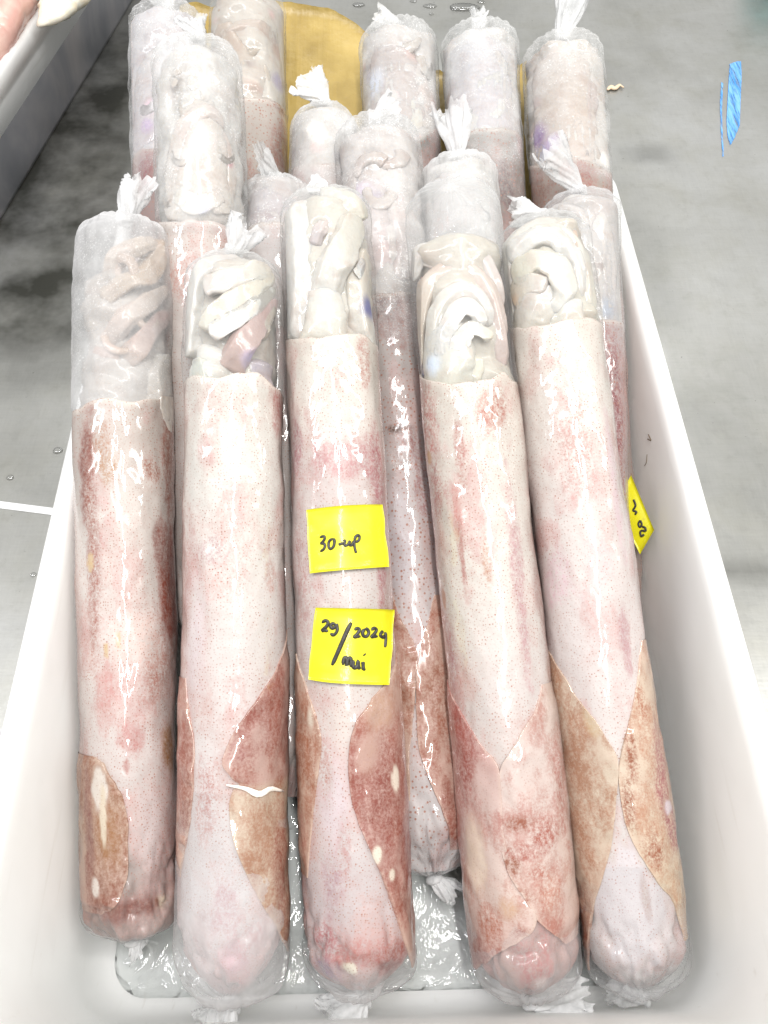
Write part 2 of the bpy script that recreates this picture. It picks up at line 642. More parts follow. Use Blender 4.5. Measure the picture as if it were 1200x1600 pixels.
# melt water lying in the sunken part of the tray floor
k = NT('melt_water')
v_ = k.coord()
h_ = k.noise(v_, 34, 3, 0.5, 0.8)
nb_ = k.bump(h_, 0.85, 0.012)
trn = k.n('ShaderNodeBsdfTransparent')
trn.inputs[0].default_value = (0.93, 0.945, 0.94, 1)
glo = k.n('ShaderNodeBsdfGlossy')
glo.inputs['Roughness'].default_value = 0.02
k.l(nb_, glo.inputs['Normal'])
frn = k.n('ShaderNodeFresnel')
frn.inputs['IOR'].default_value = 1.45
k.l(nb_, frn.inputs['Normal'])
mxs = k.n('ShaderNodeMixShader')
k.l(k.math('MULTIPLY_ADD', frn.outputs[0], 1.0, 0.04, clamp=True), mxs.inputs[0])
k.l(trn.outputs[0], mxs.inputs[1])
k.l(glo.outputs[0], mxs.inputs[2])
k.l(mxs.outputs[0], k.out.inputs['Surface'])
M['water'] = k.m


def water_mesh():
    hx, hy = TRAY_W / 2 - 0.0370, (TRAY_Y1 - TRAY_Y0) / 2 - 0.0370
    V, n = [], 96
    steps = [(0.0, 0.0120), (0.002, 0.0136), (0.005, 0.0146), (0.010, 0.0150), (0.02, 0.0151)] + [(0.03 + 0.012 * q, 0.0150) for q in range(10)]
    for ins, z in steps:
        ring = rrect(hx - ins, hy - ins, 0.026, n)
        p3 = np.column_stack([ring, np.full(n, z)])
        p3[:, 2] += 0.0006 * (fbm(p3 * 40, 3, 2) - 0.5) * (ins > 0.004)
        V.append(p3)
    F = [tuple(q) for q in grid_faces(n, len(steps), True)]
    F.append(tuple((len(steps) - 1) * n + q for q in range(n)))
    return np.vstack(V), F


Vw, Fw = water_mesh()
wat = mobj('melt_water', Vw, Fw, M['water'])
wat.location = tray_c
wat.rotation_euler = (0, 0, TRAY_ROT)
wat['kind'] = 'structure'


# ------------------------------------------------------------------ bagged squid
class Tube:
    def __init__(self, top, ztop, bot, zbot, R0, R1, bow=0.0, sh=0.021, be=0.036, seed=1, drop=0.0):
        self.p0, self.p1 = at(*top, ztop), at(*bot, zbot)
        self.L = np.linalg.norm(self.p1 - self.p0)
        self.d = (self.p1 - self.p0) / self.L
        mid = (self.p0 + self.p1) / 2
        w = CAM - mid
        w = w - self.d * np.dot(w, self.d)
        self.n = w / np.linalg.norm(w)
        self.r = np.cross(self.d, self.n)
        if self.r[0] < 0:
            self.r = -self.r
        self.R0, self.R1, self.bow, self.sh, self.be, self.seed = R0, R1, bow, sh, be, seed
        self.rim_th = None

    def R(self, s):
        return self.R0 + (self.R1 - self.R0) * np.clip(s / self.L, 0, 1)

    def prof(self, s):
        a, b = self.sh, self.be
        u = np.clip((a - s) / a, 0, 1)
        w = np.clip((s - (self.L - b)) / b, 0, 1)
        return (1 - u ** 2.3) ** (1 / 2.1) * (1 - w ** 2.2) ** (1 / 2.0)

    def prof2(self, th, s):
        """like prof, with lopsided, creased ends"""
        q = np.stack([np.cos(th) * 1.1, np.sin(th) * 1.1, th * 0 + self.seed], axis=1)
        q2 = np.stack([np.cos(th) * 3.5, np.sin(th) * 3.5, th * 0 + self.seed], axis=1)
        sh = 0.022 * (fbm(q, self.seed + 2, 2) - 0.5) + 0.012 * (fbm(q2, self.seed + 6, 2) - 0.5)
        return self.prof(np.clip(s + sh * sstep(self.L - 0.075, self.L - 0.015, s) * sstep(self.L, self.L - 0.012, s), 0, self.L))

    def wob(self, th, s):
        q = np.stack([np.cos(th) * 1.2, np.sin(th) * 1.2, s * 16], axis=1)
        q2 = np.stack([np.cos(th) * 3, np.sin(th) * 3, s * 55], axis=1)
        return self.R0 * (0.12 * (fbm(q, self.seed, 2) - 0.5) + 0.055 * (fbm(q2, self.seed + 9, 3) - 0.5))

    def surf(self, th, s, off=0.0, pr=None):
        th, s = np.asarray(th, float).ravel(), np.asarray(s, float).ravel()
        p = self.prof2(th, s) if pr is None else pr
        rad = self.R(s) * p + self.wob(th, s) * np.clip(p * 1.3, 0, 1) + off
        t = s / self.L
        ax = self.p0 + s[:, None] * self.d + (self.bow * 4 * t * (1 - t))[:, None] * self.r
        return ax + rad[:, None] * (np.cos(th)[:, None] * self.n + np.sin(th)[:, None] * self.r)

    def hit(self, px, py):
        """angle and distance along the tube under photo pixel px, py"""
        v = ray(px, py)
        o = CAM - self.p0
        R = self.R0
        for _ in range(3):
            ov, vv = np.array([np.dot(o, self.r), np.dot(o, self.n)]), np.array([np.dot(v, self.r), np.dot(v, self.n)])
            a, b, c = vv @ vv, ov @ vv, ov @ ov - R * R
            disc = b * b - a * c
            t = (-b - math.sqrt(disc)) / a if disc > 0 else -b / a
            q = o + v * t
            s = np.dot(q, self.d)
            R = float(self.R(np.array([s]))[0])
        th = math.atan2(np.dot(q, self.r), np.dot(q, self.n))
        self.mpp = t / FPX
        return th, s

    def inside(self, px, py, h):
        """point in the bag under pixel px, py at height h (in radii) towards the opening side"""
        return at_plane(px, py, self.p0 + self.n * h * self.R0, self.n)

    def clamp(self, P, off=0.0014):
        q = P - self.p0
        s = q @ self.d
        x, y = q @ self.r, q @ self.n
        rr = np.hypot(x, y) + 1e-9
        lim = self.R(s) * np.maximum(self.prof(s), 0.05) - off + np.minimum(self.wob(np.arctan2(x, y), s), 0)
        k_ = np.minimum(1.0, lim / rr)
        return self.p0 + s[:, None] * self.d + (x * k_)[:, None] * self.r + (y * k_)[:, None] * self.n


def paint(tb, th, s, stops, feats, which, base_dots):
    """base colour + dots, pigment patches + how solid they are, how ragged they are"""
    ys = np.array([tb.hit(*((tb_mid(tb, y), y)))[1] for y, _ in stops])
    cs = np.array([srgb(*c) for _, c in stops])
    o = np.argsort(ys)
    C = np.stack([np.interp(s, ys[o], cs[o, q]) for q in range(3)], axis=1)
    if which == 'm':                                    # skin of the mantle is paler than its pigment
        lum = C @ np.array([0.3, 0.55, 0.15])
        if tb.seed in (10, 13, 14, 15):
            C = C * np.array([0.92, 0.97, 0.97])
        C = 0.585 * (C * 0.44 + 0.56 * lum[:, None] * np.array([1.035, 1.0, 0.945]))
    a_mm = tb.R0 * th
    P3 = np.stack([np.cos(th) * tb.R0, np.sin(th) * tb.R0, s], axis=1)
    sd = tb.seed * 31
    n_big = fbm(P3 * np.array([45, 45, 26]), sd, 4)
    n_mid = fbm(P3 * np.array([150, 150, 80]), sd + 5, 4)
    dots = 1.2 * base_dots * (0.15 + 1.0 * n_big + 1.2 * (n_mid - 0.4))
    n_c2 = fbm(P3 * np.array([60, 60, 34]), sd + 21, 4)
    Pc = np.tile(srgb(206, 168, 160), (len(s), 1))
    Pa = 0.42 * sstep(0.44, 0.72, n_big)
    w = sstep(0.50, 0.75, n_c2) * 0.45
    Pc = Pc * (1 - w[:, None]) + srgb(204, 154, 152) * w[:, None]
    Pa = Pa + w * (1 - Pa)
    Rg = np.full(len(s), 0.38)
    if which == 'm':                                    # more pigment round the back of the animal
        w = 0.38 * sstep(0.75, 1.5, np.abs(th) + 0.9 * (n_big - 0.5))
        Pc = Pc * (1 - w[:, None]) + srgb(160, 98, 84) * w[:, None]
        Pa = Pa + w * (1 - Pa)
    else:                                               # fins: brown grains over pale tan
        Pc = C * np.array([0.70, 0.46, 0.42])
        Pa = 0.34 + 1.2 * (n_mid - 0.45) + 1.6 * (n_c2 - 0.5)
        lum = C @ np.array([0.3, 0.55, 0.15])
        C = 0.60 * (C * 0.55 + 0.45 * srgb(216, 198, 188))
        Rg = np.full(len(s), 0.6)
    for ft in feats:
        wh, px, py, rx, ry, colr, amt = ft[:7]
        mott = ft[7] if len(ft) > 7 else 0.5
        if which not in wh:
            continue
        if mott >= 0.25 and sum(colr) < 590:
            colr = tuple(np.array(colr) * np.array([0.90, 0.82, 0.80]))
        t0, s0 = tb.hit(px, py)
        mp = tb.mpp
        da = (a_mm - tb.R0 * t0) / (rx * mp * (1.0 if abs(t0) < 0.9 else 1.5))
        ds = (s - s0) / (ry * mp)
        d = np.sqrt(da * da + ds * ds) + 0.9 * (n_mid - 0.5) + 0.5 * (n_big - 0.5)
        m_ = sstep(1.2, 0.35, d) if mott > 0.15 else sstep(1.15, 0.75, d)
        Pc = Pc * (1 - m_[:, None]) + srgb(*colr) * m_[:, None]
        m2 = m_ * amt * (1 - 0.35 * mott)
        Pa = Pa * (1 - m_) + m2 * m_ + (1 - m_) * m_ * np.maximum(Pa, m2)
        Rg = Rg * (1 - m_) + mott * 1.4 * m_
    Pc = Pc * 0.62
    return np.column_stack([np.clip(C, 0, 0.9), np.clip(dots, 0, 1)]), np.column_stack([np.clip(Pc, 0, 0.9), np.clip(Pa, 0, 1)]), Rg


def tb_mid(tb, y):
    """photo x of the axis at photo row y (for reading off rows)"""
    def proj(p):
        q = p - CAM
        f = q @ FW
        return 600 + FPX * (q @ RT) / f, 800 - FPX * (q @ UP) / f
    a, b = proj(tb.p0), proj(tb.p1)
    t = (y - a[1]) / (b[1] - a[1])
    return a[0] + t * (b[0] - a[0])


def build_mantle(tb, root, rim, stops, feats, s_end=None, taper=0.0, nth=128, ns=360, dots=0.7, mat=None):
    hits = np.array([tb.hit(*q) for q in rim])
    o = np.argsort(hits[:, 0])
    hth, hs = hits[o, 0], hits[o, 1]
    th = np.linspace(-np.pi, np.pi, nth, endpoint=False)
    mean = hs.mean()
    hth = np.concatenate([[-np.pi], hth, [np.pi]])
    hs = np.concatenate([[mean + 0.004], hs, [mean + 0.004]])
    ragged = 0.0016 * (fbm(np.stack([np.cos(th) * 4, np.sin(th) * 4, th * 0 + tb.seed], axis=1), tb.seed, 3) - 0.5) * 2
    rs = np.interp(th, hth, hs) + ragged
    tb.rim_th, tb.rim_s = th, rs
    s_end = tb.L - 0.004 if s_end is None else s_end
    t = np.linspace(0, 1, ns)
    TH = np.tile(th, ns)
    S = (rs[None, :] * (1 - t[:, None]) + s_end * t[:, None]).ravel()
    pr = tb.prof2(TH, S)
    if taper:
        st = s_end - taper
        w = np.clip((S - st) / taper, 0, 1)
        pr = np.minimum(pr, (1 - w ** 1.7) ** 0.62)
    cr = fbm(np.stack([np.cos(TH) * 2.6 + S * 14, np.sin(TH) * 2.6, S * 34], axis=1), tb.seed + 60, 3)
    ridge = 1 - np.abs(2 * cr - 1) * 3.0
    P = tb.surf(TH, S, -0.0004 - 0.0042 * np.clip(ridge, 0, 1) * sstep(s_end - 0.075, s_end - 0.02, S) * sstep(s_end, s_end - 0.01, S), pr)
    # lip of the mantle: turns in and runs a little way down inside
    edge = tb.surf(th, rs + 0.0004, -0.0022)
    inn = tb.surf(th, rs + 0.02, -0.0032)
    V = np.vstack([inn, edge, P])
    F = grid_faces(nth, ns + 2, True)
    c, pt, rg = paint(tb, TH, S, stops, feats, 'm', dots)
    lip = np.tile(np.append(0.66 * srgb(236, 226, 212), 0.0), (2 * nth, 1))
    # pale edge along the opening
    e = sstep(0.006, 0.0, S - np.tile(rs, ns))[:, None] * 0.5
    c[:, :3] = c[:, :3] * (1 - e) + 0.66 * srgb(238, 226, 214) * e
    pt[:, 3] *= 1 - e[:, 0]
    pt = np.vstack([np.zeros((2 * nth, 4)), pt])
    rg = np.concatenate([np.zeros(2 * nth), rg])
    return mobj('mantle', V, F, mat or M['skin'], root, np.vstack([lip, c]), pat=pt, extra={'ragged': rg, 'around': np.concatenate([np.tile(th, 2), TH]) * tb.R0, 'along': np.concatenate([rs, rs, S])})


def build_fin(tb, root, side, bound, stops, feats, nu=44, nv=200, outer=112, dots=0.75, lift=0.0, base=0.0):
    b = np.array([tb.hit(*q) for q in bound])
    b[:, 1] *= 10                                   # balance angle and length when resampling
    b = resample(b, nv)
    b[:, 1] /= 10
    tw = np.linspace(0, 1, nv)
    b[:, 0] += 0.03 * (fbm(np.stack([tw * 14, tw * 0 + tb.seed, tw * 0 + side], axis=1), tb.seed, 3) - 0.5) * 2
    b[:, 1] += 0.002 * (fbm(np.stack([tw * 18, tw * 0 + tb.seed + 5, tw * 0 + side], axis=1), tb.seed, 3) - 0.5) * 2
    out_s = np.linspace(b[0, 1], b[-1, 1], nv)
    to = side * math.radians(outer)
    u = np.linspace(0, 1, nu) ** 1.4                 # 0 at the free edge
    TH = (b[:, 0][:, None] * (1 - u) + to * u)
    S = (b[:, 1][:, None] * (1 - u) + out_s[:, None] * u)
    dist = (u[None, :] * np.abs(TH - b[:, 0][:, None]).max(axis=1)[:, None] + 0 * TH) * tb.R0
    thick = base + 0.0004 + 0.0007 * sstep(0.0, 0.012, dist) + lift * sstep(0.02, 0.0, dist)
    wav = fbm(np.stack([tw * 11, tw * 0 + tb.seed * 3, tw * 0 + side], axis=1), 5, 3)
    thick = thick + (0.0018 * sstep(0.42, 0.75, wav))[:, None] * sstep(0.012, 0.001, dist) + 0.0016 * (fbm(np.stack([TH.ravel() * 3, S.ravel() * 70, S.ravel() * 0], axis=1), tb.seed + 40, 3).reshape(TH.shape) - 0.4) * sstep(0, 0.008, dist)
    thick = thick * sstep(0.0, 0.14, np.minimum(tw, 1 - tw))[:, None] + 0.0002
    Pt = tb.surf(TH, S, thick.ravel())
    # free edge turns down to the mantle
    e0 = tb.surf(b[:, 0], b[:, 1], -0.0012)
    V = np.vstack([Pt, e0])
    F = np.vstack([grid_faces(nu, nv), np.stack([np.arange(nv - 1) * nu, (np.arange(nv - 1) + 1) * nu, nu * nv + np.arange(nv - 1) + 1, nu * nv + np.arange(nv - 1)], axis=1)])
    if side < 0:
        F = F[:, ::-1]
    thf, sf = np.concatenate([TH.ravel(), b[:, 0]]), np.concatenate([S.ravel(), b[:, 1]])
    c, pt, rg = paint(tb, thf, sf, stops, feats, 'l' if side < 0 else 'r', dots)
    ed = np.concatenate([sstep(0.0022, 0.0004, dist).ravel(), np.ones(nv)])[:, None] * 0.22
    c[:, :3] = c[:, :3] * (1 - ed) + 0.62 * srgb(228, 204, 184) * ed
    pt[:, 3] *= 1 - ed[:, 0]
    return mobj('fin', V, F, M['fin'], root, c, pat=pt, extra={'ragged': rg, 'around': thf * tb.R0, 'along': sf})


def build_arm(tb, root, pts, r0, r1, colr, colr2=None, name='arm', feats=(), nseg=30, n=56, flat=0.62, mm=None):
    """a soft tapering arm; what presses on the bag is flattened against it"""
    P = np.array([tb.inside(*q) for q in pts])
    tb.hit(pts[0][0], pts[0][1])
    mp = tb.mpp
    path = resample(P, n)
    t = np.linspace(0, 1, n)
    rad = 1.08 * (r0 * (1 - t) + r1 * t) * mp
    rad = rad * (0.25 + 0.75 * np.sqrt(np.clip(np.minimum(t / 0.06, (1 - t) / 0.08), 0, 1)))
    rad = rad * (1 + 0.22 * (fbm(np.stack([t * 7, t * 0 + r0, t * 0 + pts[0][0]], axis=1), 3, 2) - 0.5))
    V, f = sweep(path, rad, nseg, flat=flat, flat_n=tb.n)
    w = fbm(V * 70, 77, 3) - 0.5
    aa = np.concatenate([np.tile(np.linspace(0, 2 * np.pi, nseg, endpoint=False), n), [0, 0]])
    w = w + 0.20 * np.cos(5 * aa + 6 * w + pts[0][0]) * (r0 < 32)
    ctr = np.vstack([np.repeat(path, nseg, axis=0), path[:1], path[-1:]])
    V = V + (V - ctr) * w[:, None] * 0.45
    V = tb.clamp(V)
    c = np.tile(srgb(*colr), (len(V), 1)) * 0.57
    tt = np.concatenate([np.repeat(t, nseg), [0, 1]])
    if colr2 is not None:
        c = c * (1 - tt[:, None]) + 0.57 * srgb(*colr2) * tt[:, None]
    nn = fbm(V * np.array([120, 120, 120]), 41, 4)
    m_ = sstep(0.52, 0.72, nn)[:, None] * 0.4
    c = c * (1 - m_) + c * np.array([0.84, 0.70, 0.66]) * m_
    for (px, py, rr, cc, amt) in feats:
        th, s = tb.hit(px, py)
        q = tb.surf([th], [s])[0]
        d = np.linalg.norm(V - q, axis=1) / (rr * mp) + 0.5 * (nn - 0.5)
        m_ = (sstep(1.1, 0.3, d) * amt)[:, None]
        c = c * (1 - m_) + srgb(*cc) * m_
    return mobj(name, V, np_quads(f), mm or M['flesh'], root, c)


def np_quads(f):
    return f


def tips(tb, root, y0, y1, k_, seed, colr=(232, 227, 216), fat=1.0):
    """thin ends of the arms curling between the thick ones"""
    rg = np.random.default_rng(seed)
    for q in range(k_):
        y = rg.uniform(y0, y1)
        x = tb_mid(tb, y) + rg.uniform(-38, 38)
        a = rg.uniform(0, 6.3)
        pts, h = [], rg.uniform(.68, .92)
        turn = rg.uniform(.5, 1.0) * rg.choice([-1, 1])
        for st in range(5):
            pts.append((x, y, h - 0.05 * abs(st - 2)))
            x, y = x + 17 * math.cos(a), y + 17 * math.sin(a)
            a += turn
            y = min(max(y, y0 - 8), y1 + 8)
        c_ = tuple(int(z) for z in np.array(colr) + rg.uniform(-12, 6))
        build_arm(tb, root, pts, fat * rg.uniform(6, 10), fat * rg.uniform(2.5, 5), c_, c_, nseg=14, n=34)


def build_tail(tb, parent, base, tip, width, neck=0.0042, pleat=11, thick=0.35, seed=1, name='tail', mat=None, bend=0.0):
    """gathered end of the bag: a pleated fan that opens out from the knot"""
    base, tip = np.asarray(base), np.asarray(tip)
    nt, na = 22, 66
    ax = tip - base
    L = np.linalg.norm(ax)
    ax = ax / L
    nrm = tb.n - ax * np.dot(tb.n, ax)
    nrm /= np.linalg.norm(nrm)
    sd = np.cross(ax, nrm)
    t = np.linspace(0, 1, nt)
    a = np.linspace(0, 2 * np.pi, na, endpoint=False)
    V = []
    rg = np.random.default_rng(seed)
    ph = rg.uniform(0, 6.3, 4)
    tw_all = rg.uniform(-1.6, 1.6)
    thick = thick * rg.uniform(0.7, 1.5)
    for q, tt in enumerate(t):
        w = neck + (width / 2 - neck) * (tt ** 0.75)
        b = neck + (thick * width / 2 - neck) * (tt ** 0.9)
        tw_ = a + tw_all * tt
        nz = fbm(np.stack([np.cos(tw_) * pleat * 0.33, np.sin(tw_) * pleat * 0.33, tt * 1.6 + a * 0 + seed], axis=1), seed, 3) - 0.5
        pl = 1 + 1.5 * nz * min(1, tt * 2 + 0.3) + 0.10 * np.sin(pleat * tw_ + ph[0])
        nj = fbm(np.stack([np.cos(a) * 2.5, np.sin(a) * 2.5, a * 0 + seed * 3], axis=1), seed + 1, 3) - 0.5
        jag = L * 0.85 * tt ** 4 * nj
        cx = base + ax * (L * tt) + sd * bend * tt * tt
        V.append(cx + (np.cos(a) * w * pl)[:, None] * sd + (np.sin(a) * b * pl)[:, None] * nrm + jag[:, None] * ax)
    V = np.vstack(V)
    hz = np.repeat(0.35 * np.exp(-t * 3.0) + 0.20, na)
    return mobj(name, V, grid_faces(na, nt, True), mat or M['tail'], parent, extra={'haze': hz})


def build_knot(tb, parent, c, axd, r=0.0062):
    """twist of film pulled tight"""
    n = 40
    ref = np.cross(axd, tb.n)
    ref /= np.linalg.norm(ref)
    o2 = np.cross(axd, ref)
    t = np.linspace(0, 2 * np.pi * 1.6, n)
    path = c + r * 0.55 * (np.cos(t)[:, None] * ref + np.sin(t)[:, None] * o2) + axd * np.linspace(-0.003, 0.003, n)[:, None]
    V, f = sweep(path, np.full(n, r * 0.52), 8)
    V = V + 0.0008 * (fbm(V * 500, 4, 2) - 0.5)[:, None]
    return mobj('knot', V, f, M['tail'], parent, extra={'haze': np.full(len(V), 0.35)})


def build_top_film(tb, root, mat, tail_tip=None, tail_w=60, na=132, ns=70, seed=1, haze=0.0, pleat=23, knot=True, down=0.007, **kw):
    th = np.linspace(-np.pi, np.pi, na, endpoint=False)
    rs = np.interp(th, tb.rim_th, tb.rim_s, period=2 * np.pi) + down
    t = np.linspace(0, 1, ns) ** 1.5
    TH = np.tile(th, ns)
    S = (0.0002 + (rs[None, :] - 0.0002) * t[:, None]).ravel()
    pr = np.maximum(tb.prof(S), 0.13)
    RIM = np.tile(rs - down, ns)
    off = np.where(S > RIM, -0.0012, 0.0003) * np.clip((S - RIM + 0.003) / 0.003, 0, 1) + np.where(S > RIM - 0.003, 0, 0.0003)
    clear = np.zeros(len(S))
    if down > 0.01:                                  # loose film that reaches over the mantle and clears gradually
        off = 0.0004 - 0.0014 * sstep(down - 0.006, down, S - RIM)
        clear = sstep(0.15 * down, 0.95 * down, S - RIM + 0.25 * down * (fbm(np.stack([np.cos(TH) * 3, np.sin(TH) * 3, S * 60], axis=1), seed, 3) - 0.5))
    g = np.exp(-S / 0.011)
    ruf = fbm(np.stack([np.cos(TH) * 2.4, np.sin(TH) * 2.4, S * 90], axis=1), seed + 4, 3) - 0.5
    pl = g * 0.0022 * np.sin(pleat * TH + 9 * ruf) + g * 0.0012 * np.sin(41 * TH + seed) + 0.0030 * ruf * np.clip((RIM - S) / 0.03, 0, 1)
    V = tb.surf(TH, S, off + pl, pr)
    hz = haze + 0.30 * np.exp(-S / 0.010)
    film = mobj('bag_film', V, grid_faces(na, ns, True), mat, root, extra={'haze': hz, 'clear': clear})
    if knot:
        build_knot(tb, film, tb.p0 - tb.d * 0.003, -tb.d)
    if tail_tip is not None:
        px, py, h = tail_tip
        tip = at_plane(px, py, tb.p0 + tb.n * h, tb.n)
        tb.hit(px, py)
        build_tail(tb, film, tb.p0 - tb.d * 0.003, tip, tail_w * tb.mpp, seed=seed, **kw)
    return film


def build_end_film(tb, root, mat, s0, tail_tip=None, tail_w=60, na=110, ns=46, seed=1, haze=0.0, **kw):
    th = np.linspace(-np.pi, np.pi, na, endpoint=False)
    t = np.linspace(0, 1, ns)
    TH = np.tile(th, ns)
    S = np.repeat(s0 + (tb.L - 0.0003 - s0) * (1 - (1 - t) ** 1.4), na)
    pr = np.maximum(tb.prof2(TH, S), 0.11)
    g = np.exp(-(tb.L - S) / 0.010)
    ruf = fbm(np.stack([np.cos(TH) * 2.4, np.sin(TH) * 2.4, S * 90], axis=1), seed + 14, 3) - 0.5
    off = -0.0014 + 0.0024 * sstep(s0 + 0.004, s0 + 0.02, S) + g * 0.0020 * np.sin(19 * TH + 8 * ruf) + 0.0025 * ruf * sstep(s0, s0 + 0.03, S)
    V = tb.surf(TH, S, off, pr)
    film = mobj('bag_end', V, grid_faces(na, ns, True), mat, root, extra={'haze': haze + 0.25 * g, 'clear': 1 - sstep(s0 + 0.01, min(s0 + 0.08, tb.L - 0.02), S + 0.03 * ruf)})
    if tail_tip is not None:
        base = tb.p1 + tb.d * 0.003
        build_knot(tb, film, base, tb.d, 0.006)
        px, py, h = tail_tip
        tip = at_plane(px, py, tb.p1 + tb.n * h, tb.n)
        tb.hit(px, py)
        build_tail(tb, film, base, tip, tail_w * tb.mpp, seed=seed + 3, **kw)
    return film


def fill(tb, root, y0, y1, colr, h=-0.16, r=66, feats=()):
    """mass of the head behind the arms"""
    rg = np.random.default_rng(int(y0 + y1 + tb.seed))
    if tb.seed >= 6:
        cols = [(150, 124, 112), (186, 150, 142), (138, 128, 146), (238, 234, 228), (238, 234, 228), (196, 160, 156), (120, 104, 100)]
        feats = list(feats)
        for _ in range(16):
            yy = rg.uniform(y0, y1)
            feats.append((tb_mid(tb, yy) + rg.uniform(-58, 58), yy, rg.uniform(5, 20), cols[rg.integers(len(cols))], rg.uniform(.35, .8)))
    build_arm(tb, root, [(tb_mid(tb, y1), y1, h), (tb_mid(tb, (y0 + y1) / 2), (y0 + y1) / 2, h), (tb_mid(tb, y0), y0, h)], r, r * 0.92, colr, colr, 'head', feats, nseg=40, n=60, flat=1.0)


GROUP = 'squid sealed in clear plastic tubes'


def squid(label, tb):
    return thing('bagged_squid', tuple(tb.p1), label, 'bagged squid', GROUP)


WH = (236, 233, 227)
CR = (230, 224, 210)
PK = (216, 188, 182)

# ---- A: leftmost of the front row
tA = Tube((195, 348), .262, (209, 1462), .050, .0358, .0318, bow=-0.002, seed=1, be=0.024)
rA = squid('leftmost front squid, brown sides, pink tangled arms and milky bag top', tA)
fA = [('m', 142, 720, 24, 130, (150, 92, 78), .9, .3), ('m', 150, 900, 18, 220, (176, 120, 104), .7, .5), ('m', 270, 700, 16, 140, (172, 128, 112), .8, .5),
      ('m', 272, 930, 34, 130, (160, 88, 70), .95, .25), ('m', 262, 850, 26, 60, (158, 92, 76), .7, .3), ('m', 245, 1040, 34, 70, (190, 130, 112), .6, .5),
      ('m', 165, 690, 20, 70, (196, 158, 128), .55, .6), ('m', 175, 730, 22, 30, (190, 150, 100), .5, .6), ('m', 245, 735, 30, 26, (178, 128, 108), .6, .7),
      ('m', 215, 1000, 60, 60, (226, 196, 186), .6, .5), ('m', 172, 1080, 26, 60, (222, 178, 174), .8, .3), ('m', 210, 1150, 34, 40, (216, 160, 156), .7, .3), ('m', 201, 1197, 6, 16, (170, 92, 78), .8, .2),
      ('m', 268, 1165, 14, 60, (172, 132, 82), .9, .3), ('m', 240, 1290, 40, 90, (210, 192, 190), .8, .3), ('m', 265, 1320, 24, 80, (196, 168, 166), .6, .4),
      ('m', 205, 1425, 90, 26, (142, 84, 70), .95, .3), ('m', 260, 1410, 18, 14, (222, 200, 176), .9, .3), ('m', 252, 1412, 6, 8, (132, 74, 50), .9, .1),
      ('m', 172, 1330, 36, 90, (160, 112, 72), .5, .3), ('m', 146, 880, 7, 14, (206, 170, 110), .7, .1), ('m', 170, 1015, 5, 14, (206, 170, 110), .7, .1), ('m', 190, 1000, 5, 14, (206, 170, 110), .6, .1)]
fill(tA, rA, 430, 685, (208, 200, 192))
build_mantle(tA, rA, [(128, 640), (165, 622), (205, 628), (250, 622), (278, 628)], [(600, (206, 188, 174)), (700, (212, 190, 176)), (800, (224, 206, 194)), (1000, (226, 208, 200)), (1180, (224, 202, 198)), (1300, (206, 184, 180)), (1440, (176, 128, 112))], fA, dots=0.95)
build_fin(tA, rA, -1, [(146, 1180), (168, 1200), (196, 1250), (203, 1310), (200, 1370), (182, 1412), (160, 1428)],
          [(1180, (176, 134, 96)), (1300, (168, 124, 80)), (1420, (158, 104, 78))],
          [('l', 172, 1300, 26, 60, (172, 126, 72), .9, .4), ('l', 142, 1300, 10, 140, (150, 96, 84), .8, .3), ('l', 160, 1235, 16, 36, (226, 216, 206), .95, .1), ('l', 152, 1386, 10, 16, (226, 214, 204), .95, .0), ('l', 165, 1270, 7, 44, (222, 208, 186), .9, .0)], dots=1.0)
for a in (([(160, 470, .5), (200, 440, .8), (240, 430, .8), (262, 400, .5)], 15, 9, (210, 194, 178), (208, 184, 160)),
          ([(165, 540, .4), (195, 500, .8), (235, 470, .8), (268, 450, .5)], 18, 10, (214, 196, 184), (218, 204, 192)),
          ([(180, 575, .3), (215, 545, .8), (245, 510, .85), (272, 490, .5)], 20, 12, (216, 198, 182), (198, 160, 154)),
          ([(175, 440, .1), (185, 400, .4), (220, 385, .5), (245, 380, .3)], 16, 12, (220, 206, 194), (216, 196, 176)),
          ([(205, 480, .1), (225, 430, .2), (250, 390, .3), (256, 380, .2)], 22, 14, (216, 190, 160), (210, 176, 140)),
          ([(268, 560, .3), (262, 590, .5), (255, 625, .4), (250, 680, .2)], 26, 30, (228, 222, 212), (224, 214, 204)),
          ([(150, 545, .3), (165, 552, .6), (190, 560, .7)], 8, 10, (196, 160, 142), (206, 176, 160)),
          ([(190, 690, .0), (195, 650, .1), (205, 600, .1), (210, 560, .0)], 46, 34, (216, 216, 216), (214, 206, 200))):
    build_arm(tA, rA, *a)
tips(tA, rA, 400, 560, 4, 65, (206, 182, 164))
build_top_film(tA, rA, M['film_mid'], (215, 283, .02), 46, seed=3, haze=.26, bend=0.004, pleat=15, thick=.5)
build_end_film(tA, rA, M['film_end'], tA.L - .055, (225, 1478, .0), 60, seed=5)

# ---- B
tB = Tube((365, 400), .272, (362, 1562), .046, .0340, .0362, bow=0.001, seed=2, be=0.034)
rB = squid('front squid second from left, pale pink body with one red-brown fin', tB)
fB = [('m', 436, 630, 20, 60, (196, 128, 126), .8, .4), ('m', 345, 890, 44, 70, (226, 186, 178), .55, .5), ('m', 420, 900, 14, 40, (216, 180, 172), .5, .5), ('m', 325, 860, 30, 30, (206, 178, 184), .4, .6),
      ('m', 300, 1000, 30, 120, (226, 206, 210), .5, .2), ('m', 365, 1500, 40, 46, (206, 160, 168), .8, .2), ('m', 385, 1540, 26, 22, (216, 150, 150), .6, .2), ('m', 350, 1420, 30, 60, (206, 176, 186), .6, .6), ('m', 320, 1250, 24, 90, (214, 186, 184), .6, .7), ('m', 395, 1470, 30, 40, (200, 160, 166), .6, .7), ('m', 310, 1460, 20, 60, (196, 186, 190), .7, .4)]
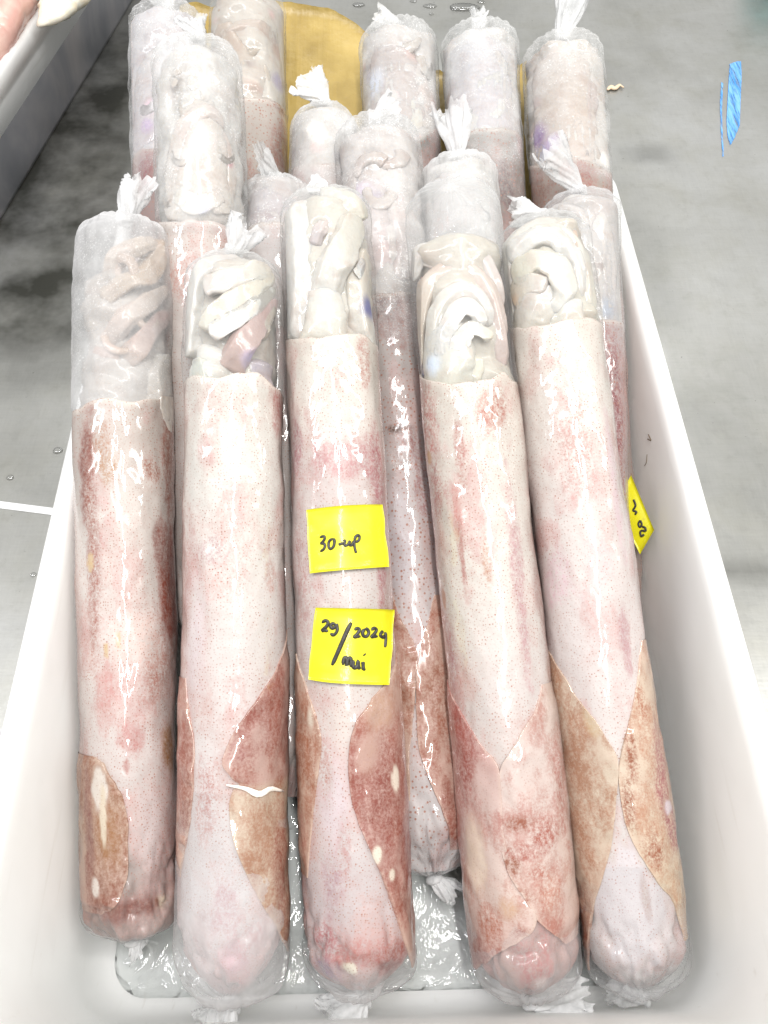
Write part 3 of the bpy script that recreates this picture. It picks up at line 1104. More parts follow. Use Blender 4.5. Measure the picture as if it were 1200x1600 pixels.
fill(tB, rB, 412, 685, (222, 216, 206))
build_mantle(tB, rB, [(290, 590), (340, 590), (390, 580), (402, 583), (425, 602), (444, 622)], [(580, (228, 220, 206)), (800, (230, 222, 212)), (1000, (230, 214, 210)), (1200, (226, 208, 208)), (1400, (214, 198, 204)), (1560, (212, 180, 186))], fB, taper=0.05, dots=0.75)
build_fin(tB, rB, 1, [(449, 985), (430, 1040), (398, 1092), (368, 1135), (350, 1170), (345, 1195), (358, 1215), (372, 1228), (362, 1236), (356, 1262), (362, 1310), (378, 1352), (400, 1400), (424, 1440), (440, 1470), (449, 1490)],
          [(985, (196, 156, 138)), (1060, (176, 112, 96)), (1150, (176, 118, 104)), (1225, (186, 130, 112)), (1245, (206, 184, 150)), (1400, (206, 184, 152)), (1490, (196, 168, 136))],
          [('r', 425, 1090, 30, 80, (166, 96, 80), .8, .4), ('r', 375, 1180, 26, 20, (172, 112, 106), .6, .5), ('r', 436, 1330, 20, 130, (170, 108, 88), .85, .35), ('r', 445, 1420, 12, 80, (166, 110, 84), .8, .4)])
build_fin(tB, rB, -1, [(287, 1060), (293, 1110), (300, 1160), (301, 1220), (294, 1290), (284, 1340), (278, 1370)],
          [(1060, (190, 140, 120)), (1200, (176, 112, 92)), (1370, (190, 140, 110))], [('l', 290, 1240, 16, 90, (166, 100, 78), .7, .5)])
V_, f_ = sweep(np.array([tB.surf(*[[q] for q in tB.hit(x, y)], 0.0028)[0] for x, y in resample([(352, 1225), (380, 1231), (400, 1240), (418, 1232), (438, 1236)], 16)]), np.interp(np.linspace(0, 1, 16), [0, .3, .5, .8, 1], [.0005, .0012, .0022, .0016, .0006]), 10, flat=.3, flat_n=tB.n)
mobj('torn_skin', V_, f_, M['flesh'], rB, np.tile(srgb(236, 226, 212), (len(V_), 1)))
for a in (([(300, 560, .2), (298, 500, .3), (305, 450, .4), (330, 420, .4), (380, 415, .3)], 22, 18, WH, WH),
          ([(318, 450, .7), (350, 440, .85), (395, 425, .8), (425, 425, .5)], 17, 14, WH, CR),
          ([(325, 520, .6), (335, 490, .85), (375, 465, .9), (410, 445, .85), (432, 430, .5)], 17, 12, (234, 230, 216), (232, 224, 206)),
          ([(330, 525, .75), (350, 508, .95), (385, 488, .95), (420, 465, .85), (436, 450, .5)], 15, 9, WH, CR),
          ([(360, 580, .5), (375, 545, .8), (395, 520, .85), (420, 490, .7), (436, 470, .4)], 24, 10, (208, 180, 170), (202, 176, 172)),
          ([(405, 530, .5), (420, 505, .7), (436, 480, .5)], 9, 7, (214, 204, 188), (206, 196, 180)),
          ([(330, 640, .3), (328, 600, .5), (330, 570, .5), (340, 545, .4)], 38, 26, (230, 228, 216), WH),
          ([(312, 640, .6), (310, 600, .7), (312, 560, .6)], 18, 17, (228, 232, 220), (226, 226, 214)),
          ([(390, 650, .1), (390, 600, .3), (395, 560, .35)], 42, 32, (216, 208, 210), (190, 176, 180))):
    build_arm(tB, rB, *a, feats=[(400, 566, 26, (150, 150, 206), .85), (425, 570, 22, (110, 110, 120), .7), (300, 560, 12, (120, 120, 126), .5), (385, 560, 18, (196, 178, 196), .4)])
build_top_film(tB, rB, M['film'], (388, 352, .012), 56, seed=7, haze=.07, pleat=21)
build_end_film(tB, rB, M['film_end'], tB.L - .15, (335, 1612, .004), 78, seed=8, haze=.22)

# ---- C: middle, with the two notes
tC = Tube((508, 303), .285, (566, 1553), .046, .0328, .0362, seed=3, be=0.030)
rC = squid('middle front squid carrying two yellow handwritten notes', tC)
fC = [('m', 540, 715, 80, 42, (214, 172, 176), .75, .5), ('m', 590, 740, 24, 110, (196, 132, 140), .7, .5), ('m', 598, 900, 16, 130, (196, 140, 150), .7, .4), ('m', 460, 700, 16, 60, (200, 148, 160), .6, .5), ('m', 570, 560, 18, 60, (206, 160, 150), .5, .6),
      ('m', 470, 900, 18, 140, (212, 178, 178), .5, .5), ('m', 610, 1000, 12, 60, (176, 120, 84), .7, .4), ('m', 540, 1130, 34, 70, (222, 206, 196), .5, .3), ('m', 520, 1260, 34, 110, (220, 202, 206), .7, .2),
      ('m', 560, 1500, 100, 34, (206, 146, 140), .8, .4), ('m', 500, 1525, 40, 30, (170, 150, 186), .7, .4), ('m', 620, 1500, 34, 40, (176, 96, 82), .8, .4), ('m', 545, 1520, 17, 13, (238, 228, 208), 1, 0), ('m', 520, 1390, 30, 60, (200, 178, 190), .6, .5), ('m', 505, 1200, 20, 60, (212, 184, 178), .6, .7), ('m', 540, 1330, 16, 60, (214, 186, 186), .5, .7), ('m', 500, 1470, 34, 30, (196, 140, 144), .7, .7)]
fill(tC, rC, 318, 605, (226, 220, 208))
build_mantle(tC, rC, [(445, 532), (480, 528), (520, 524), (552, 520), (562, 520), (584, 535)], [(520, (228, 216, 196)), (640, (230, 218, 204)), (740, (222, 196, 192)), (900, (226, 208, 202)), (1060, (224, 206, 196)), (1250, (218, 200, 200)), (1440, (210, 186, 192)), (1550, (206, 160, 156))], fC, taper=.03, dots=0.85)
build_fin(tC, rC, -1, [(462, 1020), (472, 1060), (490, 1110), (501, 1150), (498, 1200), (490, 1260), (484, 1320), (480, 1370)],
          [(1020, (206, 178, 150)), (1150, (186, 138, 102)), (1370, (190, 146, 116))], [('l', 475, 1180, 20, 60, (170, 110, 74), .7, .5), ('l', 487, 1120, 9, 30, (226, 214, 196), .9, .2), ('l', 476, 1300, 8, 60, (172, 110, 90), .6, .4)])
build_fin(tC, rC, 1, [(622, 1020), (610, 1058), (576, 1100), (552, 1140), (545, 1190), (547, 1235), (556, 1275), (575, 1320), (598, 1375), (615, 1420), (632, 1470), (648, 1510)],
          [(1010, (206, 170, 146)), (1090, (200, 150, 126)), (1180, (176, 110, 92)), (1350, (176, 106, 90)), (1510, (186, 126, 100))],
          [('r', 600, 1240, 50, 90, (160, 88, 74), .8, .5), ('r', 590, 1110, 40, 40, (218, 192, 166), .7, .5), ('r', 575, 1180, 20, 40, (216, 190, 174), .6, .6), ('r', 616, 1215, 10, 28, (236, 222, 204), 1, 0), ('r', 587, 1336, 9, 17, (238, 226, 208), 1, 0), ('r', 611, 1366, 8, 13, (238, 226, 208), 1, 0), ('r', 640, 1300, 14, 100, (156, 84, 76), .8, .4)])
for a in (([(480, 540, .2), (475, 470, .4), (468, 400, .45), (470, 345, .4), (485, 318, .3)], 30, 24, WH, WH),
          ([(505, 470, .5), (520, 420, .75), (545, 375, .8), (560, 340, .6)], 26, 24, WH, CR),
          ([(560, 350, .3), (545, 320, .45), (520, 310, .4), (500, 312, .3)], 24, 18, (234, 228, 210), WH),
          ([(520, 345, .55), (500, 360, .7), (492, 385, .6)], 13, 9, (222, 206, 196), (214, 206, 208)),
          ([(505, 560, .3), (508, 515, .65), (508, 480, .7), (506, 450, .5)], 44, 22, (234, 228, 212), WH, 'funnel'),
          ([(560, 560, .2), (566, 500, .45), (560, 440, .5), (568, 390, .4)], 26, 18, (232, 228, 220), (226, 216, 200)),
          ([(556, 430, .7), (566, 420, .75), (574, 405, .6)], 9, 9, WH, WH),
          ([(488, 540, .1), (486, 330, .0)], 36, 30, (206, 198, 192), (206, 198, 192))):
    a = list(a)
    nm = a.pop() if isinstance(a[-1], str) else 'arm'
    build_arm(tC, rC, *a[:5], nm, feats=[(580, 480, 24, (74, 78, 140), .85), (560, 462, 14, (170, 190, 220), .5)])
build_top_film(tC, rC, M['film'], (486, 285, .004), 30, seed=12, haze=0.05, knot=False)
build_end_film(tC, rC, M['film_end'], tC.L - .05, (530, 1605, .004), 120, seed=13, haze=.12)

# ---- D
tD = Tube((702, 292), .287, (829, 1560), .046, .0343, .0350, seed=4, be=0.032, sh=.024)
rD = squid('front squid second from right, arched white arms under a long clear bag top', tD)
fD = [('m', 668, 660, 18, 60, (206, 150, 146), .6, .6), ('m', 770, 640, 34, 50, (204, 150, 134), .7, .55), ('m', 780, 620, 14, 30, (190, 120, 104), .6, .6), ('m', 718, 700, 12, 70, (206, 158, 150), .7, .5), ('m', 716, 810, 12, 70, (206, 142, 134), .8, .2), ('m', 722, 870, 7, 70, (196, 130, 122), .7, .3),
      ('m', 680, 770, 18, 50, (206, 150, 150), .6, .6), ('m', 672, 900, 14, 200, (206, 160, 168), .7, .4), ('m', 810, 900, 18, 200, (214, 178, 186), .6, .4), ('m', 700, 1010, 20, 70, (196, 146, 160), .6, .4), ('m', 692, 935, 5, 18, (176, 110, 60), .8, .1), ('m', 672, 715, 4, 12, (196, 146, 90), .7, .1),
      ('m', 760, 880, 10, 50, (216, 186, 160), .5, .6), ('m', 835, 1520, 50, 70, (186, 96, 88), .9, .9), ('m', 790, 1530, 30, 50, (196, 180, 172), .9, .6), ('m', 880, 1520, 16, 50, (206, 176, 168), .8, .8), ('m', 850, 1545, 20, 20, (216, 196, 190), .8, .6)]
fill(tD, rD, 375, 665, (224, 217, 204))
build_mantle(tD, rD, [(650, 585), (662, 592), (700, 600), (740, 596), (770, 590), (790, 580), (800, 592)], [(585, (228, 214, 194)), (700, (228, 216, 200)), (900, (230, 218, 206)), (1080, (224, 206, 202)), (1300, (222, 196, 186)), (1480, (200, 140, 130)), (1560, (196, 130, 124))], fD, taper=.03, dots=0.85)
build_fin(tD, rD, -1, [(692, 1060), (712, 1100), (735, 1140), (758, 1172), (780, 1200), (784, 1240), (786, 1290), (796, 1340), (810, 1380), (830, 1412), (838, 1440), (815, 1466), (785, 1488), (755, 1506), (744, 1514)],
          [(1060, (184, 110, 102)), (1160, (194, 136, 130)), (1280, (216, 186, 178)), (1400, (220, 198, 186)), (1514, (176, 106, 92))],
          [('l', 720, 1180, 30, 70, (178, 104, 94), .75, .5), ('l', 745, 1340, 26, 70, (226, 206, 184), .7, .3), ('l', 722, 1360, 14, 120, (176, 92, 78), .8, .4), ('l', 800, 1420, 26, 26, (222, 198, 166), .7, .3), ('l', 765, 1440, 30, 40, (190, 124, 96), .6, .5), ('l', 745, 1500, 16, 30, (160, 84, 58), .8, .3), ('l', 700, 1090, 8, 40, (166, 88, 66), .7, .4)])
build_fin(tD, rD, 1, [(848, 1070), (836, 1110), (812, 1150), (790, 1184), (780, 1210), (778, 1250), (782, 1310), (796, 1365), (820, 1402), (838, 1432), (856, 1450), (872, 1466), (888, 1478)],
          [(1070, (218, 194, 180)), (1180, (224, 206, 200)), (1300, (222, 200, 192)), (1400, (216, 186, 172)), (1480, (200, 152, 136))],
          [('r', 810, 1285, 28, 16, (168, 98, 66), .9, .4), ('r', 850, 1300, 26, 30, (190, 116, 98), .7, .6), ('r', 800, 1345, 16, 24, (160, 96, 60), .8, .5), ('r', 825, 1330, 40, 14, (186, 116, 100), .7, .5), ('r', 860, 1390, 24, 40, (206, 150, 126), .6, .6), ('r', 815, 1400, 20, 14, (176, 108, 80), .7, .5), ('r', 868, 1220, 10, 90, (196, 136, 126), .6, .5), ('r', 840, 1360, 16, 16, (196, 130, 110), .6, .6)], base=0.0010)
for a in (([(655, 575, .2), (652, 520, .3), (662, 460, .45), (690, 425, .5), (730, 425, .5), (760, 460, .45), (775, 520, .3), (782, 580, .1)], 15, 16, (228, 216, 196), (222, 202, 196)),
          ([(640, 440, .2), (655, 400, .35), (690, 395, .4), (735, 390, .35), (765, 430, .25), (778, 490, .1)], 15, 13, WH, (226, 212, 206)),
          ([(670, 590, .4), (675, 530, .6), (690, 480, .7), (720, 455, .7), (748, 470, .65), (764, 510, .5)], 17, 12, CR, WH),
          ([(690, 560, .7), (700, 510, .85), (722, 480, .9), (745, 488, .85), (752, 512, .75)], 16, 11, WH, WH),
          ([(715, 560, .7), (722, 530, .9), (738, 512, .95), (758, 520, .85), (768, 530, .7)], 18, 8, WH, (236, 230, 212)),
          ([(700, 610, .4), (702, 570, .65), (700, 540, .7), (690, 515, .6)], 46, 34, (230, 226, 208), WH, 'funnel'),
          ([(640, 420, .0), (660, 408, .3), (680, 412, .4), (700, 405, .4), (745, 392, .3)], 8, 8, (214, 202, 190), WH),
          ([(690, 600, .0), (690, 500, -.1), (705, 420, -.1), (720, 370, -.2)], 34, 30, (212, 200, 190), (216, 208, 200)),
          ([(720, 620, .45), (735, 585, .6), (742, 555, .65)], 26, 14, (236, 230, 212), (236, 230, 212))):
    a = list(a)
    nm = a.pop() if isinstance(a[-1], str) else 'arm'
    build_arm(tD, rD, *a[:5], nm, feats=[(656, 585, 18, (80, 84, 150), .85), (672, 570, 22, (200, 214, 232), .7), (720, 420, 50, (222, 190, 186), .4)])
build_top_film(tD, rD, M['film'], None, seed=15, haze=.10, knot=False, pleat=17)
build_end_film(tD, rD, M['film_end'], tD.L - .09, (920, 1556, .004), 58, seed=16, haze=.15)

# ---- E: right of the front row
tE = Tube((845, 342), .275, (1000, 1550), .046, .0332, .0338, seed=5, be=0.032)
rE = squid('rightmost front squid, cream body with tan fins meeting in a point', tE)
fE = [('m', 900, 700, 34, 90, (220, 180, 174), .55, .6), ('m', 820, 760, 14, 120, (216, 186, 190), .6, .3), ('m', 960, 760, 14, 140, (220, 190, 196), .6, .3), ('m', 870, 900, 40, 60, (222, 190, 196), .5, .5), ('m', 980, 1000, 14, 70, (206, 160, 170), .6, .3), ('m', 905, 640, 14, 40, (216, 170, 160), .5, .6), ('m', 935, 880, 30, 60, (228, 196, 196), .5, .5),
      ('m', 985, 1420, 60, 100, (214, 206, 208), .9, .1), ('m', 1045, 1470, 24, 30, (220, 206, 206), .6, .2), ('m', 1010, 1400, 8, 40, (196, 184, 184), .5, .3)]
fill(tE, rE, 356, 585, (228, 222, 208))
build_mantle(tE, rE, [(788, 514), (820, 512), (860, 506), (890, 498), (918, 496)], [(495, (232, 218, 200)), (640, (232, 218, 206)), (800, (230, 212, 206)), (1000, (228, 208, 206)), (1200, (228, 210, 206)), (1300, (220, 208, 206)), (1550, (214, 200, 202))], fE, taper=.03, dots=0.75)
build_fin(tE, rE, -1, [(856, 1010), (880, 1056), (908, 1096), (938, 1136), (958, 1170), (966, 1195), (964, 1250), (956, 1310), (942, 1370), (928, 1420), (920, 1470), (916, 1515)],
          [(1010, (206, 176, 140)), (1100, (200, 178, 146)), (1250, (204, 186, 154)), (1380, (196, 164, 128)), (1515, (166, 108, 72))],
          [('l', 868, 1060, 16, 40, (186, 138, 96), .7, .4), ('l', 878, 1250, 20, 110, (206, 172, 146), .5, .4), ('l', 890, 1360, 22, 90, (160, 88, 70), .85, .4), ('l', 912, 1450, 14, 60, (150, 84, 50), .8, .4), ('l', 930, 1120, 20, 30, (214, 200, 150), .6, .3)], dots=.5)
build_fin(tE, rE, 1, [(1004, 1000), (996, 1060), (984, 1120), (972, 1168), (966, 1200), (968, 1240), (976, 1280), (992, 1320), (1012, 1356), (1034, 1388), (1052, 1410), (1062, 1440), (1070, 1470)],
          [(1000, (206, 160, 130)), (1080, (216, 190, 156)), (1250, (222, 200, 168)), (1400, (216, 194, 152)), (1470, (224, 210, 170))],
          [('r', 985, 1180, 13, 60, (170, 104, 66), .75, .65), ('r', 982, 1250, 12, 50, (166, 100, 60), .75, .65), ('r', 1020, 1330, 24, 40, (176, 110, 72), .7, .6), ('r', 1030, 1210, 16, 90, (186, 120, 122), .8, .5), ('r', 1045, 1290, 14, 60, (176, 110, 116), .75, .5), ('r', 1000, 1100, 12, 40, (190, 126, 86), .6, .65), ('r', 1040, 1260, 8, 14, (222, 206, 214), .9, .1)], dots=.9)
for a in (([(800, 520, .2), (792, 450, .3), (810, 390, .4), (850, 360, .4), (890, 390, .35), (905, 450, .3), (912, 510, .2)], 24, 20, WH, CR),
          ([(795, 410, .5), (830, 375, .65), (865, 372, .6), (895, 410, .5), (904, 470, .4)], 18, 14, WH, WH),
          ([(800, 440, .65), (835, 410, .8), (870, 420, .85), (880, 455, .8), (860, 490, .7)], 22, 16, (236, 231, 212), WH),
          ([(800, 470, .5), (825, 445, .75), (855, 450, .85)], 26, 15, (228, 214, 192), WH),
          ([(830, 530, .3), (835, 500, .55), (845, 470, .65), (850, 450, .6)], 40, 28, (226, 216, 200), WH),
          ([(885, 530, .4), (885, 495, .65), (884, 470, .6)], 30, 24, (238, 234, 214), WH, 'funnel'),
          ([(890, 360, .4), (903, 400, .45), (911, 440, .35), (916, 480, .2)], 9, 8, (220, 196, 176), (226, 206, 190))):
    a = list(a)
    nm = a.pop() if isinstance(a[-1], str) else 'arm'
    build_arm(tE, rE, *a[:5], nm, feats=[(792, 505, 14, (196, 184, 206), .6), (800, 470, 14, (210, 180, 150), .5)])
build_top_film(tE, rE, M['film'], (798, 333, .006), 44, seed=19, haze=.05, pleat=9, thick=.8)
build_end_film(tE, rE, M['film_mid'], tE.L - .10, (960, 1542, .012), 56, seed=20, haze=.05)

# ---- F: between C and D
tF = Tube((588, 192), .262, (678, 1366), .048, .0340, .0325, seed=6, be=.045)
rF = squid('sunken squid wedged between the two front squid beside the yellow notes', tF)
fF = [('m', 612, 500, 40, 60, (160, 120, 112), .8, .6), ('m', 600, 470, 30, 30, (120, 84, 80), .6, .7), ('m', 625, 670, 34, 12, (104, 76, 60), .85, .5), ('m', 640, 690, 24, 30, (170, 120, 116), .6, .6), ('m', 625, 850, 30, 120, (206, 196, 200), .6, .3), ('m', 660, 760, 20, 80, (190, 150, 150), .5, .6)]
fill(tF, rF, 215, 525, (222, 215, 211))
build_mantle(tF, rF, [(588, 458), (610, 455), (640, 455), (660, 460)], [(455, (190, 160, 152)), (560, (196, 172, 166)), (680, (200, 176, 174)), (900, (212, 194, 196)), (1100, (206, 186, 184)), (1360, (214, 200, 204))], fF, ns=260, dots=1.0, mat=M['skin_rear'])
build_fin(tF, rF, -1, [(612, 930), (628, 970), (645, 1000), (652, 1030), (648, 1100), (640, 1180), (640, 1250)], [(930, (196, 150, 124)), (1250, (186, 140, 112))], [('l', 640, 1080, 30, 80, (178, 122, 92), .6, .5)])
build_fin(tF, rF, 1, [(680, 930), (672, 960), (660, 1000), (652, 1040), (650, 1110), (655, 1170), (672, 1220), (692, 1270), (708, 1310), (716, 1330)], [(930, (190, 134, 104)), (1100, (186, 138, 110)), (1320, (176, 112, 90))], [('r', 675, 1080, 30, 90, (170, 112, 84), .6, .5), ('r', 700, 1260, 14, 60, (160, 92, 74), .7, .4)])
for a in (([(600, 460, .3), (590, 400, .5), (580, 340, .6), (590, 280, .5)], 40, 30, (214, 200, 196), (216, 206, 204), 'arm_bundle'),
          ([(620, 450, .5), (630, 390, .6), (615, 330, .7), (600, 260, .5)], 22, 16, (222, 210, 206), (220, 212, 208)),
          ([(560, 420, .4), (555, 350, .5), (570, 290, .6), (600, 250, .5)], 18, 14, (220, 206, 200), (216, 206, 204))):
    a = list(a)
    nm = a.pop() if isinstance(a[-1], str) else 'arm'
    build_arm(tF, rF, *a[:5], nm, feats=[(590, 300, 16, (120, 110, 140), .6), (560, 300, 30, (200, 186, 206), .5), (625, 300, 16, (206, 176, 176), .6), (600, 380, 40, (206, 180, 180), .4)])
tips(tF, rF, 220, 430, 6, 70, (222, 212, 206), 1.6)
build_top_film(tF, rF, M['film_frost'], (618, 165, .01), 50, seed=22, haze=.05, down=.07)
build_end_film(tF, rF, M['film_mid'], tF.L - .06, (712, 1398, .0), 36, seed=23)

# ---- G: right, behind E, with a note on its side
tG = Tube((905, 303), .238, (938, 1080), .049, .0315, .0285, seed=7)
rG = squid('squid half hidden against the right tray wall, wine-red skin and a yellow note', tG)
fG = [('m', 945, 560, 40, 90, (166, 92, 92), .8, .9), ('m', 965, 660, 30, 90, (156, 88, 92), .8, .9), ('m', 970, 770, 24, 70, (170, 120, 116), .6, .9)]
fill(tG, rG, 320, 565, (218, 212, 208))
build_mantle(tG, rG, [(900, 500), (940, 498), (966, 500)], [(500, (206, 170, 168)), (640, (200, 160, 160)), (800, (206, 180, 178)), (1100, (200, 176, 170))], fG, ns=200, dots=1.0, mat=M['skin_rear'])
for a in (([(920, 510, .3), (945, 440, .5), (940, 370, .6), (905, 325, .5), (870, 330, .4)], 24, 16, (220, 208, 204), WH),
          ([(900, 480, .1), (915, 400, .2), (900, 350, .4)], 30, 24, (214, 202, 196), (222, 214, 206)),
          ([(935, 520, .4), (940, 480, .5), (930, 440, .5)], 30, 24, (208, 206, 206), (220, 212, 210))):
    build_arm(tG, rG, *a, feats=[(950, 480, 26, (140, 150, 166), .6)])
tips(tG, rG, 330, 470, 3, 71, (224, 217, 212), 1.6)
build_top_film(tG, rG, M['film_mid'], (856, 238, .03), 50, seed=25, haze=.06, pleat=13, bend=.003, down=.05)

# ---- H: upper left, in front of I and J
tH = Tube((308, 66), .325, (332, 1000), .075, .0343, .0335, seed=8, sh=.022)
rH = squid('tall squid at upper left in front of two others, milky white bag head', tH)
fH = [('m', 300, 430, 60, 60, (216, 184, 176), .6, .6)]
fill(tH, rH, 85, 415, (228, 224, 219))
build_mantle(tH, rH, [(242, 352), (280, 345), (320, 344), (350, 350), (366, 366), (374, 378)], [(340, (216, 196, 186)), (420, (218, 200, 190)), (1000, (210, 186, 180))], fH, ns=160, dots=.9)
for a in (([(310, 360, .3), (312, 300, .6), (318, 240, .7), (310, 180, .6), (305, 130, .5)], 52, 24, (228, 220, 212), (222, 214, 206), 'arm_bundle'),
          ([(285, 330, .6), (270, 270, .7), (285, 210, .8), (320, 175, .85), (350, 200, .7)], 18, 10, (230, 224, 216), (222, 210, 204)),
          ([(340, 330, .6), (355, 270, .6), (345, 220, .7), (320, 200, .8)], 18, 10, (230, 224, 214), (220, 206, 200)),
          ([(300, 165, .7), (318, 150, .8), (300, 130, .75), (310, 110, .6)], 9, 7, (222, 216, 208), (222, 216, 208)),
          ([(275, 300, .8), (310, 320, .9), (345, 300, .8)], 16, 14, (232, 228, 220), (226, 216, 208))):
    a = list(a)
    nm = a.pop() if isinstance(a[-1], str) else 'arm'
    build_arm(tH, rH, *a[:5], nm, feats=[(316, 322, 18, (170, 178, 214), .6), (362, 255, 10, (170, 110, 120), .7), (315, 215, 26, (210, 186, 182), .6), (335, 140, 22, (196, 186, 184), .6)])
tips(tH, rH, 120, 320, 6, 72, (226, 216, 206))
build_top_film(tH, rH, M['film_frost'], (300, 28, .004), 44, seed=28, haze=.07, down=.012)

# ---- I, J: rear left
tI = Tube((262, 20), .270, (284, 900), .060, .0350, .0345, seed=9)
rI = squid('rear left corner squid, frosted lilac bag with a violet stain', tI)
fill(tI, rI, 40, 295, (220, 215, 217))
build_mantle(tI, rI, [(215, 235), (250, 230), (300, 235)], [(225, (184, 136, 128)), (320, (178, 128, 120)), (900, (186, 150, 144))], [('m', 225, 260, 24, 60, (176, 104, 112), .7, .5)], ns=130, dots=.8, mat=M['skin_rear'])
for a in (([(235, 240, .4), (230, 190, .6), (240, 130, .6), (262, 80, .5)], 34, 26, (214, 204, 208), (218, 214, 212)),
          ([(280, 240, .4), (280, 150, .6), (270, 70, .5)], 30, 24, (214, 206, 206), (216, 212, 212))):
    build_arm(tI, rI, *a, feats=[(228, 195, 16, (160, 132, 172), .7), (232, 165, 18, (206, 170, 186), .6)])
tips(tI, rI, 50, 220, 4, 73, (220, 212, 212), 1.6)
build_top_film(tI, rI, M['film_frost'], (248, -32, .012), 62, seed=31, haze=.02, down=.05)

tJ = Tube((386, -8), .280, (404, 900), .060, .0350, .0345, seed=10, sh=.022)
rJ = squid('rear squid before the yellow board, brown dotted skin and pale arms', tJ)
fill(tJ, rJ, 12, 215, (222, 214, 204))
build_mantle(tJ, rJ, [(376, 152), (400, 152), (425, 158), (446, 172)], [(150, (206, 182, 166)), (300, (196, 168, 150)), (900, (190, 160, 146))], [('m', 436, 165, 22, 16, (150, 112, 106), .7, .5), ('m', 440, 230, 24, 60, (176, 138, 128), .6, .5), ('m', 395, 300, 24, 60, (170, 124, 112), .6, .5)], ns=150, dots=1.0, mat=M['skin_rear'])
for a in (([(385, 160, .4), (390, 120, .6), (365, 80, .7), (350, 40, .5)], 30, 20, (216, 206, 194), (206, 190, 176)),
          ([(420, 170, .5), (425, 130, .6), (420, 80, .6), (400, 30, .5)], 26, 20, (222, 216, 206), (210, 198, 186)),
          ([(345, 60, .6), (375, 45, .8), (410, 45, .8), (436, 70, .6)], 12, 10, (222, 210, 198), (206, 190, 178)),
          ([(345, 30, .5), (370, 10, .6), (400, 8, .6), (425, 20, .5)], 12, 10, (206, 186, 168), (200, 184, 172)),
          ([(350, 90, .6), (375, 75, .75), (395, 95, .75), (400, 130, .7)], 10, 9, (226, 216, 202), (220, 206, 192))):
    build_arm(tJ, rJ, *a, feats=[(438, 80, 20, (150, 124, 110), .7), (438, 128, 20, (130, 120, 146), .7), (400, 15, 16, (186, 160, 150), .5)])
tips(tJ, rJ, 20, 130, 4, 74, (212, 200, 186))
build_top_film(tJ, rJ, M['film'], None, seed=33, haze=.03, knot=False)

# ---- K: crumpled bag top before the board, L below it
tK = Tube((508, 168), .250, (505, 1000), .060, .0300, .0330, seed=11, sh=.030)
rK = squid('low squid below the yellow board, crumpled white bag neck with long pleated tail', tK)
fill(tK, rK, 195, 320, (224, 219, 214))
build_mantle(tK, rK, [(460, 260), (500, 255), (550, 260)], [(250, (206, 186, 182)), (1000, (200, 176, 172))], [], ns=110, dots=.7)
for a in (([(480, 270, .5), (478, 235, .6), (490, 200, .5)], 26, 18, (214, 202, 198), (222, 216, 210)),
          ([(530, 270, .5), (525, 225, .6), (515, 195, .5)], 30, 18, (222, 214, 208), (226, 218, 208))):
    build_arm(tK, rK, *a)
build_top_film(tK, rK, M['film_frost'], (478, 122, .006), 58, seed=35, haze=.10, pleat=9, down=.05)

tL = Tube((432, 283), .245, (448, 1250), .048, .0295, .0290, seed=12)
rL = squid('low grey squid between upper left tall squid and middle front squid, sparkling frost', tL)
fill(tL, rL, 300, 415, (210, 204, 202))
build_mantle(tL, rL, [(395, 350), (440, 345), (475, 350)], [(345, (200, 180, 176)), (500, (206, 184, 176)), (1250, (196, 172, 166))], [], ns=150, dots=.8)
build_arm(tL, rL, [(430, 360, .4), (425, 330, .6), (432, 305, .5)], 44, 30, (196, 184, 186), colr2=(206, 200, 200))
build_top_film(tL, rL, M['film_frost'], (408, 242, .03), 42, seed=37, haze=.03, down=.06)

# ---- M, N, O: rear right; P before N
tM = Tube((622, 46), .265, (642, 900), .055, .0352, .0340, seed=13)
rM = squid('rear squid right of the yellow board, frosted head over dark grey skin', tM)
fill(tM, rM, 66, 270, (224, 219, 215))
build_mantle(tM, rM, [(568, 205), (600, 220), (640, 225), (683, 200)], [(195, (150, 142, 136)), (300, (160, 146, 136)), (900, (176, 156, 148))], [], ns=130, dots=1.0, mat=M['skin_rear'])
for a in (([(615, 230, .4), (620, 170, .6), (618, 110, .6), (620, 80, .4)], 46, 34, (212, 202, 198), (206, 196, 192)),
          ([(650, 200, .5), (655, 140, .6), (640, 90, .5)], 18, 14, (220, 206, 200), (212, 198, 190)),
          ([(630, 210, .8), (650, 190, .8), (640, 165, .8), (620, 180, .85)], 12, 9, (228, 224, 216), (228, 224, 216))):
    build_arm(tM, rM, *a, feats=[(580, 130, 30, (196, 206, 222), .6), (650, 80, 20, (196, 160, 150), .5)])
tips(tM, rM, 70, 190, 4, 77, (222, 214, 206), 1.6)
build_top_film(tM, rM, M['film_frost'], (590, 26, .01), 34, seed=39, haze=.02, down=.06)

tN = Tube((748, 50), .268, (792, 950), .055, .0350, .0340, seed=14)
rN = squid('rear squid with short upright tail, white frost fading to purple-brown speckles', tN)
fill(tN, rN, 72, 265, (228, 225, 222))
build_mantle(tN, rN, [(690, 215), (730, 205), (770, 200), (806, 205)], [(200, (190, 176, 168)), (260, (166, 140, 130)), (330, (156, 126, 114)), (950, (170, 142, 130))], [('m', 790, 290, 30, 60, (120, 84, 84), .6, .7), ('m', 700, 235, 24, 24, (120, 124, 136), .6, .5)], ns=150, dots=1.0, mat=M['skin_rear'])
for a in (([(745, 220, .5), (748, 160, .6), (748, 100, .6), (748, 80, .4)], 52, 40, (214, 206, 208), (220, 218, 220)),
          ([(780, 210, .5), (775, 150, .6), (770, 100, .5)], 24, 18, (216, 206, 202), (222, 218, 216))):
    build_arm(tN, rN, *a)
tips(tN, rN, 80, 190, 4, 78, (226, 222, 218), 1.6)
build_top_film(tN, rN, M['film_frost'], (750, 14, .008), 26, seed=41, haze=.05, down=.10)

